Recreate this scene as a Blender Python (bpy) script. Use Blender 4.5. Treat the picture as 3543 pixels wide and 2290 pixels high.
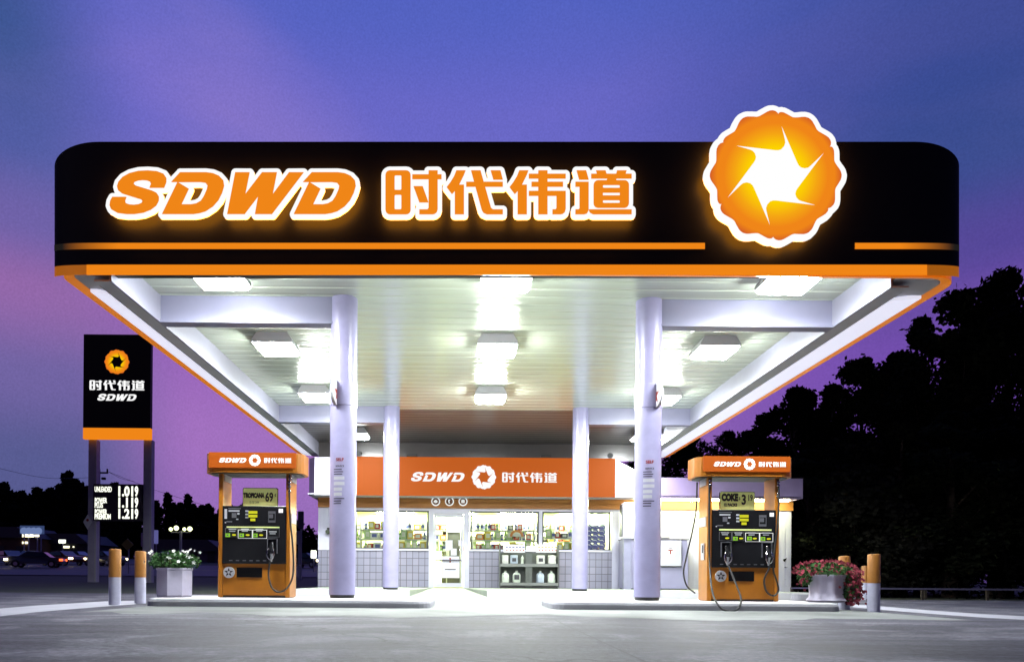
import bpy, math, random, colorsys
from mathutils import Vector, Matrix
from mathutils.geometry import delaunay_2d_cdt
R = math.radians
PI = math.pi
random.seed(7)
for o in list(bpy.data.objects): bpy.data.objects.remove(o)
S = bpy.context.scene
COL = S.collection

# ------------------------------------------------------------------ camera
F, CX, CY, ZC = 2590.0, 1613.0, 2003.0, 0.41
ROLL = R(0.45); CR, SR = math.cos(ROLL), math.sin(ROLL)
cam = bpy.data.cameras.new('camera'); camo = bpy.data.objects.new('camera', cam); COL.objects.link(camo)
camo.location = (0, 0, ZC); camo.rotation_euler = (R(90), -ROLL, 0)
cam.sensor_fit = 'HORIZONTAL'; cam.sensor_width = 36; cam.lens = 36 * F / 3543
cam.shift_x = (1771.5 - CX) / 3543; cam.shift_y = (CY - 1145) / 3543
cam.clip_start = 0.05; cam.clip_end = 2000
S.camera = camo
S.view_settings.view_transform = 'Standard'; S.view_settings.look = 'None'
S.view_settings.exposure = 0; S.view_settings.gamma = 1
try: S.view_settings.use_curve_mapping = False
except Exception: pass
S.render.engine = 'CYCLES'
cy = S.cycles
cy.use_denoising = True; cy.max_bounces = 7; cy.diffuse_bounces = 4; cy.glossy_bounces = 3
cy.transmission_bounces = 4; cy.transparent_max_bounces = 8; cy.sample_clamp_indirect = 4; cy.caustics_reflective = False
cy.caustics_refractive = False

def P(px, py, Y):
    a, b = px - CX, CY - py
    return Vector(((a * CR - b * SR) / F * Y, Y, ZC + (a * SR + b * CR) / F * Y))
def PX(px, Y, py=2003): return P(px, py, Y).x

def lin(r, g, b):
    f = lambda c: ((c / 255) / 12.92) if c / 255 <= 0.04045 else (((c / 255) + 0.055) / 1.055) ** 2.4
    return (f(r), f(g), f(b), 1)

# ------------------------------------------------------------------ sky (dusk)
W = bpy.data.worlds.new("World"); S.world = W; W.use_nodes = True
nt = W.node_tree; N = nt.nodes; L = nt.links; N.clear()
def nd(tree, t, **kw):
    n = tree.nodes.new(t)
    for k, v in kw.items():
        if k in n.inputs.keys(): n.inputs[k].default_value = v
        else: setattr(n, k, v)
    return n
out = N.new('ShaderNodeOutputWorld'); bg = N.new('ShaderNodeBackground')
tc = N.new('ShaderNodeTexCoord'); sep = N.new('ShaderNodeSeparateXYZ'); L.new(tc.outputs['Generated'], sep.inputs[0])
def ramp(tree, stops):
    n = tree.nodes.new('ShaderNodeValToRGB'); cr = n.color_ramp; cr.interpolation = 'EASE'
    while len(cr.elements) > len(stops): cr.elements.remove(cr.elements[-1])
    for i, (p, c) in enumerate(stops):
        e = cr.elements[i] if i < len(cr.elements) else cr.elements.new(p)
        e.position = p; e.color = c
    return n
# left (west) and right (east) elevation ramps, mixed by azimuth
rc = ramp(nt, [(0.0, lin(110, 84, 148)), (0.07, lin(150, 108, 184)), (0.17, lin(162, 112, 190)), (0.30, lin(150, 98, 184)),
               (0.40, lin(112, 104, 192)), (0.52, lin(100, 102, 198)), (0.61, lin(76, 96, 192))])
rr = ramp(nt, [(0.0, lin(70, 50, 110)), (0.24, lin(112, 72, 172)), (0.30, lin(100, 70, 160)), (0.35, lin(78, 66, 148)),
               (0.43, lin(42, 71, 138)), (0.53, lin(40, 69, 142)), (0.65, lin(45, 80, 155))])
L.new(sep.outputs['Z'], rc.inputs[0]); L.new(sep.outputs['Z'], rr.inputs[0])
mr = nd(nt, 'ShaderNodeMapRange'); L.new(sep.outputs['X'], mr.inputs[0])
mr.interpolation_type = 'SMOOTHSTEP'
mr.inputs['From Min'].default_value = 0.08; mr.inputs['From Max'].default_value = 0.5
mx = nd(nt, 'ShaderNodeMix', data_type='RGBA'); L.new(mr.outputs[0], mx.inputs[0]); L.new(rc.outputs[0], mx.inputs[6]); L.new(rr.outputs[0], mx.inputs[7])
# far left turns dark blue again
ml = nd(nt, 'ShaderNodeMapRange'); L.new(sep.outputs['X'], ml.inputs[0]); ml.interpolation_type = 'SMOOTHSTEP'
ml.inputs['From Min'].default_value = -0.33; ml.inputs['From Max'].default_value = -0.46
rl = ramp(nt, [(0.0, lin(75, 80, 125)), (0.13, lin(80, 88, 140)), (0.226, lin(110, 98, 160)), (0.314, lin(145, 101, 166)), (0.38, lin(108, 96, 166)), (0.447, lin(74, 90, 160)), (0.54, lin(48, 82, 142))])
L.new(sep.outputs['Z'], rl.inputs[0])
mx2 = nd(nt, 'ShaderNodeMix', data_type='RGBA'); L.new(ml.outputs[0], mx2.inputs[0]); L.new(mx.outputs[2], mx2.inputs[6]); L.new(rl.outputs[0], mx2.inputs[7])
# wispy pink clouds, stretched
mp = nd(nt, 'ShaderNodeMapping'); L.new(tc.outputs['Generated'], mp.inputs[0])
mp.inputs['Rotation'].default_value = (0, R(-42), 0); mp.inputs['Scale'].default_value = (1.6, 1.6, 5.0)
mp.inputs['Location'].default_value = (1.35, 2.1, 0.2)
nz = nd(nt, 'ShaderNodeTexNoise', Scale=2.1, Detail=5.0, Roughness=0.5, Distortion=0.5); L.new(mp.outputs[0], nz.inputs['Vector'])
cr_ = ramp(nt, [(0.40, (0, 0, 0, 1)), (0.66, (1, 1, 1, 1))]); L.new(nz.outputs[0], cr_.inputs[0])
def axis_mask(v, w0, w1):
    dt = nd(nt, 'ShaderNodeVectorMath', operation='DOT_PRODUCT'); L.new(tc.outputs['Generated'], dt.inputs[0]); dt.inputs[1].default_value = v
    ab = nd(nt, 'ShaderNodeMath', operation='ABSOLUTE'); L.new(dt.outputs['Value'], ab.inputs[0])
    m_ = nd(nt, 'ShaderNodeMapRange'); m_.interpolation_type = 'SMOOTHSTEP'; L.new(ab.outputs[0], m_.inputs[0])
    m_.inputs['From Min'].default_value = w0; m_.inputs['From Max'].default_value = w1; return m_
c_ = Vector((-0.215, 0.835, 0.49)).normalized(); rt = Vector((1, .25, 0)); rt = (rt - c_ * rt.dot(c_)).normalized(); up = rt.cross(c_)
ma = axis_mask(-rt * .85 + up * .53, .24, .02); mb_ = axis_mask(rt * .53 + up * .85, .10, .0)
m1 = nd(nt, 'ShaderNodeMath', operation='MULTIPLY'); L.new(ma.outputs[0], m1.inputs[0]); L.new(mb_.outputs[0], m1.inputs[1])
mk = nd(nt, 'ShaderNodeMapRange'); L.new(m1.outputs[0], mk.inputs[0]); mk.inputs['To Max'].default_value = 1.0; mk.inputs['To Min'].default_value = 0.12
mn = nd(nt, 'ShaderNodeMapRange'); L.new(cr_.outputs[0], mn.inputs[0]); mn.inputs['To Min'].default_value = 0.42; mn.inputs['To Max'].default_value = 0.8
mm = nd(nt, 'ShaderNodeMath', operation='MULTIPLY'); L.new(mn.outputs[0], mm.inputs[0]); L.new(mk.outputs[0], mm.inputs[1])
mx3 = nd(nt, 'ShaderNodeMix', data_type='RGBA'); L.new(mm.outputs[0], mx3.inputs[0]); L.new(mx2.outputs[2], mx3.inputs[6]); mx3.inputs[7].default_value = lin(158, 130, 204)
gr = nd(nt, 'ShaderNodeTexNoise', Scale=480.0, Detail=1.0); L.new(tc.outputs['Generated'], gr.inputs['Vector'])
gm = nd(nt, 'ShaderNodeMapRange'); L.new(gr.outputs[0], gm.inputs[0]); gm.inputs['To Min'].default_value = 0.86; gm.inputs['To Max'].default_value = 1.14
vm = nd(nt, 'ShaderNodeVectorMath', operation='SCALE'); L.new(mx3.outputs[2], vm.inputs[0]); L.new(gm.outputs[0], vm.inputs['Scale'])
ey = nd(nt, 'ShaderNodeMapRange'); ey.interpolation_type = 'SMOOTHSTEP'; L.new(sep.outputs['Y'], ey.inputs[0])   # the sky opposite the glow is already night
ey.inputs['From Min'].default_value = -0.55; ey.inputs['From Max'].default_value = 0.45; ey.inputs['To Min'].default_value = 0.12; ey.inputs['To Max'].default_value = 1.0
vy = nd(nt, 'ShaderNodeVectorMath', operation='SCALE'); L.new(vm.outputs[0], vy.inputs[0]); L.new(ey.outputs[0], vy.inputs['Scale'])
L.new(vy.outputs[0], bg.inputs[0]); bg.inputs[1].default_value = 1.0; L.new(bg.outputs[0], out.inputs[0])
# the last glow of the sun, nearly gone, low in the west (left, behind the camera)
sd = bpy.data.lights.new('sun', 'SUN'); sd.energy = 0.03; sd.angle = R(12); sd.color = (0.8, 0.55, 0.9)
so = bpy.data.objects.new('sun', sd); COL.objects.link(so); so.location = (-30, -30, 30); so.rotation_euler = (R(66), 0, R(-40))

# ------------------------------------------------------------------ materials
def mat(name, col, rough=0.6, metal=0.0, var=0.12, vs=3.0, bump=0.0, bs=40.0, coat=0.0, crough=0.1, emit=None, es=0.0, spec=0.5):
    m = bpy.data.materials.new(name); m.use_nodes = True; t = m.node_tree; n = t.nodes; l = t.links
    b = n['Principled BSDF']
    c = col if len(col) == 4 else (*col, 1)
    b.inputs['Base Color'].default_value = c; b.inputs['Roughness'].default_value = rough; b.inputs['Metallic'].default_value = metal
    b.inputs['Coat Weight'].default_value = coat; b.inputs['Coat Roughness'].default_value = crough
    b.inputs['Specular IOR Level'].default_value = spec
    if var > 0:
        tcn = n.new('ShaderNodeTexCoord'); nz = nd(t, 'ShaderNodeTexNoise', Scale=vs, Detail=5.0, Roughness=0.6); l.new(tcn.outputs['Object'], nz.inputs['Vector'])
        mr = nd(t, 'ShaderNodeMapRange'); l.new(nz.outputs[0], mr.inputs[0]); mr.inputs['From Min'].default_value = 0.25; mr.inputs['From Max'].default_value = 0.75
        mr.inputs['To Min'].default_value = 1 - var; mr.inputs['To Max'].default_value = 1 + var
        v = nd(t, 'ShaderNodeVectorMath', operation='SCALE'); v.inputs[0].default_value = c[:3]; l.new(mr.outputs[0], v.inputs['Scale'])
        l.new(v.outputs[0], b.inputs['Base Color'])
        if bump > 0:
            n2 = nd(t, 'ShaderNodeTexNoise', Scale=bs, Detail=4.0); l.new(tcn.outputs['Object'], n2.inputs['Vector'])
            bp = nd(t, 'ShaderNodeBump', Strength=bump, Distance=0.01); l.new(n2.outputs[0], bp.inputs['Height']); l.new(bp.outputs[0], b.inputs['Normal'])
    if emit is not None:
        b.inputs['Emission Color'].default_value = emit if len(emit) == 4 else (*emit, 1); b.inputs['Emission Strength'].default_value = es
    return m
def emat(name, col, s):
    m = bpy.data.materials.new(name); m.use_nodes = True; t = m.node_tree; t.nodes.clear()
    o = t.nodes.new('ShaderNodeOutputMaterial'); e = t.nodes.new('ShaderNodeEmission')
    e.inputs[0].default_value = col if len(col) == 4 else (*col, 1); e.inputs[1].default_value = s
    t.links.new(e.outputs[0], o.inputs[0]); return m
def leafmat(name, col, var=0.4):
    return mat(name, col, rough=1.0, var=var, vs=1.3, spec=0.0)

ORG = lin(240, 134, 24)
M = {}
M['lamp'] = emat('lamp_lens', (0.93, 0.98, 0.97), 235)
M['lamp_frame'] = mat('lamp_frame', (0.6, 0.6, 0.62), 0.4, var=0.05)
M['black_panel'] = mat('black_panel', (0.008, 0.008, 0.008), 0.45, var=0.0, spec=0.22)
M['org_lit'] = emat('backlit_orange', ORG, 1.0)
M['white_lit'] = emat('backlit_white', (1, 1, 1), 1.0)
M['halo'] = emat('halo_light', (1.0, 0.36, 0.03), 9.5)
M['org_band'] = mat('orange_band', lin(215, 118, 20), 0.35, var=0.05, emit=lin(240, 134, 24), es=0.38)
M['org_tip'] = mat('orange_band_end', lin(215, 118, 20), 0.35, var=0.05)
M['deck_side'] = mat('deck_side', (0.27, 0.27, 0.34), 0.4, var=0.06, coat=0.3)
M['soffit'] = mat('soffit_grey', (0.42, 0.42, 0.44), 0.5, var=0.06)
M['soffit_dark'] = mat('soffit_dark', (0.12, 0.12, 0.12), 0.5)
M['strip'] = mat('light_strip', (0.6, 0.6, 0.7), 0.4, var=0.04, emit=(0.84, 0.84, 1.0), es=0.8)
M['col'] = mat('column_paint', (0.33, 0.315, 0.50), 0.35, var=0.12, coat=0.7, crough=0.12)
M['beam'] = mat('beam_paint', (0.23, 0.23, 0.33), 0.4, var=0.05, coat=0.25)
M['black'] = mat('black_rubber', (0.015, 0.015, 0.015), 0.5, var=0.2)
M['gloss_black'] = mat('gloss_black', (0.012, 0.012, 0.014), 0.25, var=0.2, spec=0.3)
M['pump_org'] = mat('pump_orange', (0.47, 0.165, 0.012), 0.35, var=0.16, vs=4, coat=0.4, crough=0.2)
M['topper'] = mat('topper_orange', (0.48, 0.17, 0.012), 0.35, var=0.08)
M['topper_face'] = mat('topper_face', (0.14, 0.03, 0.001), 0.6, var=0.04, emit=lin(205, 97, 30), es=0.6, spec=0.1)
M['white'] = mat('white_paint', (0.6, 0.6, 0.64), 0.45, var=0.06)
M['white_print'] = mat('white_print', (0.6, 0.6, 0.6), 0.4, var=0.0, emit=(1, 1, 1), es=0.6)
M['green_key'] = emat('green_key', lin(150, 215, 60), 0.8)
M['yellow_key'] = emat('yellow_key', lin(225, 225, 50), 0.85)
M['dimwhite'] = mat('dim_print', (0.5, 0.5, 0.55), 0.5, var=0.0)
M['dimgrey'] = mat('dim_grey', (0.12, 0.12, 0.14), 0.4, var=0.0)
M['card'] = mat('price_card', (0.8, 0.86, 0.34), 0.6, var=0.05, emit=(0.5, 0.55, 0.2), es=.3)
M['ink'] = mat('dark_ink', (0.03, 0.02, 0.03), 0.7, var=0.0)
M['chrome'] = mat('chrome', (0.75, 0.75, 0.78), 0.18, metal=1.0, var=0.0)
M['red'] = mat('red_ink', (0.25, 0.02, 0.01), 0.5, var=0.0)
M['bol_org'] = mat('bollard_orange', (0.30, 0.12, 0.018), 0.5, var=0.14, vs=8)
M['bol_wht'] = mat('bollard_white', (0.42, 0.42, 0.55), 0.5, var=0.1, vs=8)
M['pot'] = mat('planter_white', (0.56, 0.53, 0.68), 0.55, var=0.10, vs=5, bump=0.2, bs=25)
M['soil'] = mat('soil', (0.03, 0.02, 0.015), 0.9)
M['leaf'] = leafmat('flower_leaf', (0.05, 0.11, 0.04))
M['petal_w'] = mat('white_petal', (0.8, 0.8, 0.78), 0.6, var=0.1)
M['petal_p'] = mat('pink_petal', (0.17, 0.03, 0.045), 0.9, var=0.75, vs=11, spec=0.1)
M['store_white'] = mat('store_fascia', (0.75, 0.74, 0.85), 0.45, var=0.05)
M['store_purple'] = mat('store_fascia_unlit', (0.36, 0.28, 0.50), 0.45, var=0.06)  # purple fascia copy: the tone away from the canopy light is painted in
M['store_sign'] = mat('store_sign', (0.045, 0.01, 0.0005), 0.7, var=0.03, emit=lin(205, 97, 30), es=0.8, spec=0.1)
M['band'] = mat('store_band', (0.42, 0.17, 0.04), 0.5, var=0.12, vs=2)
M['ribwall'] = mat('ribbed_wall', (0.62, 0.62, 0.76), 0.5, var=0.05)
M['frame'] = mat('window_frame', (0.62, 0.62, 0.74), 0.4, var=0.04)
M['dframe'] = mat('dark_frame', (0.03, 0.03, 0.035), 0.4, var=0.0)
M['inwall'] = mat('interior_wall', (0.84, 0.9, 0.6), 0.7, var=0.05)
M['ceil_lamp'] = emat('ceiling_lamp', (0.93, 1.0, 0.66), 140)
M['shelf'] = mat('shelf_steel', (0.35, 0.36, 0.38), 0.5)
M['rack'] = mat('rack_steel', (0.10, 0.11, 0.10), 0.45)
M['post'] = mat('post_steel', (0.36, 0.34, 0.44), 0.5)
M['trunk'] = mat('bark', (0.05, 0.035, 0.025), 0.9, bump=0.5)
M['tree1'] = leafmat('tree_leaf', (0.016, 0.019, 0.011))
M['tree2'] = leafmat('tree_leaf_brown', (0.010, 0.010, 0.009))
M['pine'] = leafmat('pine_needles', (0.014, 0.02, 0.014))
M['grass'] = mat('grass', (0.03, 0.04, 0.02), 0.9, var=0.4, vs=0.8, bump=0.6, bs=30)
M['road'] = mat('asphalt', (0.07, 0.075, 0.09), 0.7, var=0.2, vs=0.5, bump=0.3)
M['kerb'] = mat('kerb_concrete', (0.34, 0.34, 0.38), 0.7, var=0.12, vs=3, bump=0.3)
M['kerb_line'] = mat('kerb_paint', (0.6, 0.6, 0.62), 0.5, var=0.06)
M['rail'] = mat('rail_steel', (0.12, 0.11, 0.2), 0.6)
M['wood'] = mat('pole_wood', (0.04, 0.03, 0.025), 0.9)

def deckmat():
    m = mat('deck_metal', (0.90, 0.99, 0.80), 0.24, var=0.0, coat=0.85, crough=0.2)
    t = m.node_tree; n = t.nodes; l = t.links; b = n['Principled BSDF']
    tcn = n.new('ShaderNodeTexCoord'); mp = nd(t, 'ShaderNodeMapping'); l.new(tcn.outputs['Object'], mp.inputs[0]); mp.inputs['Scale'].default_value = (0.15, 6, 1)
    nz = nd(t, 'ShaderNodeTexNoise', Scale=1.2, Detail=4.0); l.new(mp.outputs[0], nz.inputs['Vector'])
    bp = nd(t, 'ShaderNodeBump', Strength=0.35, Distance=0.02); l.new(nz.outputs[0], bp.inputs['Height'])
    l.new(bp.outputs[0], b.inputs['Normal']); l.new(bp.outputs[0], b.inputs['Coat Normal'])
    mr = nd(t, 'ShaderNodeMapRange'); l.new(nz.outputs[0], mr.inputs[0]); mr.inputs['To Min'].default_value = 0.85; mr.inputs['To Max'].default_value = 1.12
    v = nd(t, 'ShaderNodeVectorMath', operation='SCALE'); v.inputs[0].default_value = (0.90, 0.99, 0.80); l.new(mr.outputs[0], v.inputs['Scale']); l.new(v.outputs[0], b.inputs['Base Color'])
    return m
M['deck'] = deckmat()
M['deck'].node_tree.nodes['Principled BSDF'].inputs['Metallic'].default_value = 0.42
M['deck_rear'] = mat('deck_rear_shaded', (0.065, 0.058, 0.055), 0.35, var=0.15, coat=0.5, crough=0.25)  # deck copy painted dark: shade of the unlit rear bay is in the colour

def concrete():
    m = bpy.data.materials.new('concrete'); m.use_nodes = True; t = m.node_tree; n = t.nodes; l = t.links; b = n['Principled BSDF']
    tcn = n.new('ShaderNodeTexCoord')
    a = nd(t, 'ShaderNodeTexNoise', Scale=0.8, Detail=9.0, Roughness=0.72, Distortion=0.8); l.new(tcn.outputs['Object'], a.inputs['Vector'])
    c = nd(t, 'ShaderNodeTexNoise', Scale=22.0, Detail=6.0, Roughness=0.75); l.new(tcn.outputs['Object'], c.inputs['Vector'])
    r1 = ramp(t, [(0.3, (0.040, 0.039, 0.048, 1)), (0.48, (0.090, 0.087, 0.108, 1)), (0.62, (0.20, 0.196, 0.222, 1))]); l.new(a.outputs[0], r1.inputs[0])
    mr = nd(t, 'ShaderNodeMapRange'); l.new(c.outputs[0], mr.inputs[0]); mr.inputs['From Min'].default_value = 0.3; mr.inputs['From Max'].default_value = 0.7; mr.inputs['To Min'].default_value = 0.4; mr.inputs['To Max'].default_value = 1.5
    v = nd(t, 'ShaderNodeVectorMath', operation='SCALE'); l.new(r1.outputs[0], v.inputs[0]); l.new(mr.outputs[0], v.inputs['Scale'])
    smp = nd(t, 'ShaderNodeMapping'); l.new(tcn.outputs['Object'], smp.inputs[0]); smp.inputs['Scale'].default_value = (0.16, 1.6, 1.0); smp.inputs['Rotation'].default_value = (0, 0, R(7))
    sn = nd(t, 'ShaderNodeTexNoise', Scale=1.5, Detail=7.0, Roughness=0.65, Distortion=0.4); l.new(smp.outputs[0], sn.inputs['Vector'])
    sr = nd(t, 'ShaderNodeMapRange'); l.new(sn.outputs[0], sr.inputs[0]); sr.inputs['From Min'].default_value = 0.35; sr.inputs['From Max'].default_value = 0.6; sr.inputs['To Min'].default_value = 0.62; sr.inputs['To Max'].default_value = 1.12
    vs_ = nd(t, 'ShaderNodeVectorMath', operation='SCALE'); l.new(v.outputs[0], vs_.inputs[0]); l.new(sr.outputs[0], vs_.inputs['Scale']); v = vs_
    # oil and gum spots
    vo = nd(t, 'ShaderNodeTexVoronoi', Scale=2.6); l.new(tcn.outputs['Object'], vo.inputs['Vector'])
    sp = nd(t, 'ShaderNodeMapRange'); l.new(vo.outputs['Distance'], sp.inputs[0]); sp.inputs['From Min'].default_value = 0.03; sp.inputs['From Max'].default_value = 0.09
    sp.inputs['To Min'].default_value = 0.35; sp.inputs['To Max'].default_value = 1.0
    v2 = nd(t, 'ShaderNodeVectorMath', operation='SCALE'); l.new(v.outputs[0], v2.inputs[0]); l.new(sp.outputs[0], v2.inputs['Scale'])
    # cracks
    dn = nd(t, 'ShaderNodeTexNoise', Scale=1.4, Detail=4.0); l.new(tcn.outputs['Object'], dn.inputs['Vector'])
    ad = nd(t, 'ShaderNodeVectorMath', operation='ADD'); l.new(tcn.outputs['Object'], ad.inputs[0])
    sc = nd(t, 'ShaderNodeVectorMath', operation='SCALE'); l.new(dn.outputs['Color'], sc.inputs[0]); sc.inputs['Scale'].default_value = 0.8; l.new(sc.outputs[0], ad.inputs[1])
    cv = nd(t, 'ShaderNodeTexVoronoi', Scale=0.17); cv.feature = 'DISTANCE_TO_EDGE'; l.new(ad.outputs[0], cv.inputs['Vector'])
    cm = nd(t, 'ShaderNodeMapRange'); l.new(cv.outputs['Distance'], cm.inputs[0]); cm.inputs['From Min'].default_value = 0.001; cm.inputs['From Max'].default_value = 0.004
    cm.inputs['To Min'].default_value = 0.5; cm.inputs['To Max'].default_value = 1.0
    v3 = nd(t, 'ShaderNodeVectorMath', operation='SCALE'); l.new(v2.outputs[0], v3.inputs[0]); l.new(cm.outputs[0], v3.inputs['Scale'])
    l.new(v3.outputs[0], b.inputs['Base Color']); b.inputs['Specular IOR Level'].default_value = 0.15
    rg = nd(t, 'ShaderNodeMapRange'); l.new(a.outputs[0], rg.inputs[0]); rg.inputs['To Min'].default_value = 0.52; rg.inputs['To Max'].default_value = 0.72; l.new(rg.outputs[0], b.inputs['Roughness'])
    bp = nd(t, 'ShaderNodeBump', Strength=0.7, Distance=0.012); l.new(c.outputs[0], bp.inputs['Height']); l.new(bp.outputs[0], b.inputs['Normal'])
    return m
M['concrete'] = concrete()
M['pool_tone'] = mat('lamp_pool_concrete', (0.20, 0.21, 0.205), 0.7, var=0.4, vs=0.9, bump=0.3, bs=50, spec=0.2)  # paler ground: brightness under the lamps is put into this colour
M['apron'] = mat('light_concrete', (0.36, 0.36, 0.40), 0.6, var=0.15, vs=1.5, bump=0.4, bs=50)
M['walk'] = mat('walk_concrete', (0.30, 0.34, 0.29), 0.6, var=0.12, vs=2, bump=0.3)

def tilemat():
    m = mat('tile_wall', (0.3, 0.3, 0.34), 0.35, var=0.0, coat=0.3)
    t = m.node_tree; n = t.nodes; l = t.links; b = n['Principled BSDF']
    tcn = n.new('ShaderNodeTexCoord'); sp = n.new('ShaderNodeSeparateXYZ'); cb = n.new('ShaderNodeCombineXYZ'); l.new(tcn.outputs['Object'], sp.inputs[0])
    l.new(sp.outputs['X'], cb.inputs[0]); l.new(sp.outputs['Z'], cb.inputs[1])
    br = nd(t, 'ShaderNodeTexBrick'); l.new(cb.outputs[0], br.inputs['Vector']); br.offset = 0.0
    br.inputs['Scale'].default_value = 1.0; br.inputs['Brick Width'].default_value = 0.19; br.inputs['Row Height'].default_value = 0.225; br.inputs['Mortar Size'].default_value = 0.009
    br.inputs['Color1'].default_value = (0.32, 0.31, 0.40, 1); br.inputs['Color2'].default_value = (0.27, 0.27, 0.35, 1); br.inputs['Mortar'].default_value = (0.10, 0.10, 0.12, 1)
    l.new(br.outputs[0], b.inputs['Base Color']); return m
M['tile'] = tilemat()

def glassmat():
    m = bpy.data.materials.new('window_glass'); m.use_nodes = True; t = m.node_tree; t.nodes.clear()
    o = t.nodes.new('ShaderNodeOutputMaterial'); mixn = t.nodes.new('ShaderNodeMixShader'); tr = t.nodes.new('ShaderNodeBsdfTransparent'); g = t.nodes.new('ShaderNodeBsdfGlossy')
    tr.inputs[0].default_value = (0.93, 0.97, 0.93, 1); g.inputs['Roughness'].default_value = 0.03
    fr = t.nodes.new('ShaderNodeFresnel'); fr.inputs[0].default_value = 1.5
    t.links.new(fr.outputs[0], mixn.inputs[0]); t.links.new(tr.outputs[0], mixn.inputs[1]); t.links.new(g.outputs[0], mixn.inputs[2]); t.links.new(mixn.outputs[0], o.inputs[0]); return m
M['glass'] = glassmat()

def radial(name, r0, strength):
    m = bpy.data.materials.new(name); m.use_nodes = True; t = m.node_tree; t.nodes.clear()
    o = t.nodes.new('ShaderNodeOutputMaterial'); e = t.nodes.new('ShaderNodeEmission'); e.inputs[1].default_value = strength
    tcn = t.nodes.new('ShaderNodeTexCoord'); sp = t.nodes.new('ShaderNodeSeparateXYZ'); cb = t.nodes.new('ShaderNodeCombineXYZ')
    t.links.new(tcn.outputs['Object'], sp.inputs[0]); t.links.new(sp.outputs['X'], cb.inputs[0]); t.links.new(sp.outputs['Z'], cb.inputs[1])
    ln = nd(t, 'ShaderNodeVectorMath', operation='LENGTH'); t.links.new(cb.outputs[0], ln.inputs[0])
    dv = nd(t, 'ShaderNodeMath', operation='DIVIDE'); t.links.new(ln.outputs['Value'], dv.inputs[0]); dv.inputs[1].default_value = r0
    rp = ramp(t, [(0.40, lin(253, 212, 0)), (0.62, lin(245, 165, 20)), (0.78, lin(240, 134, 25)), (0.88, lin(240, 134, 25)), (1.0, lin(208, 88, 38))]); rp.color_ramp.interpolation = 'LINEAR'
    t.links.new(dv.outputs[0], rp.inputs[0]); t.links.new(rp.outputs[0], e.inputs[0]); t.links.new(e.outputs[0], o.inputs[0]); return m

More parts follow.
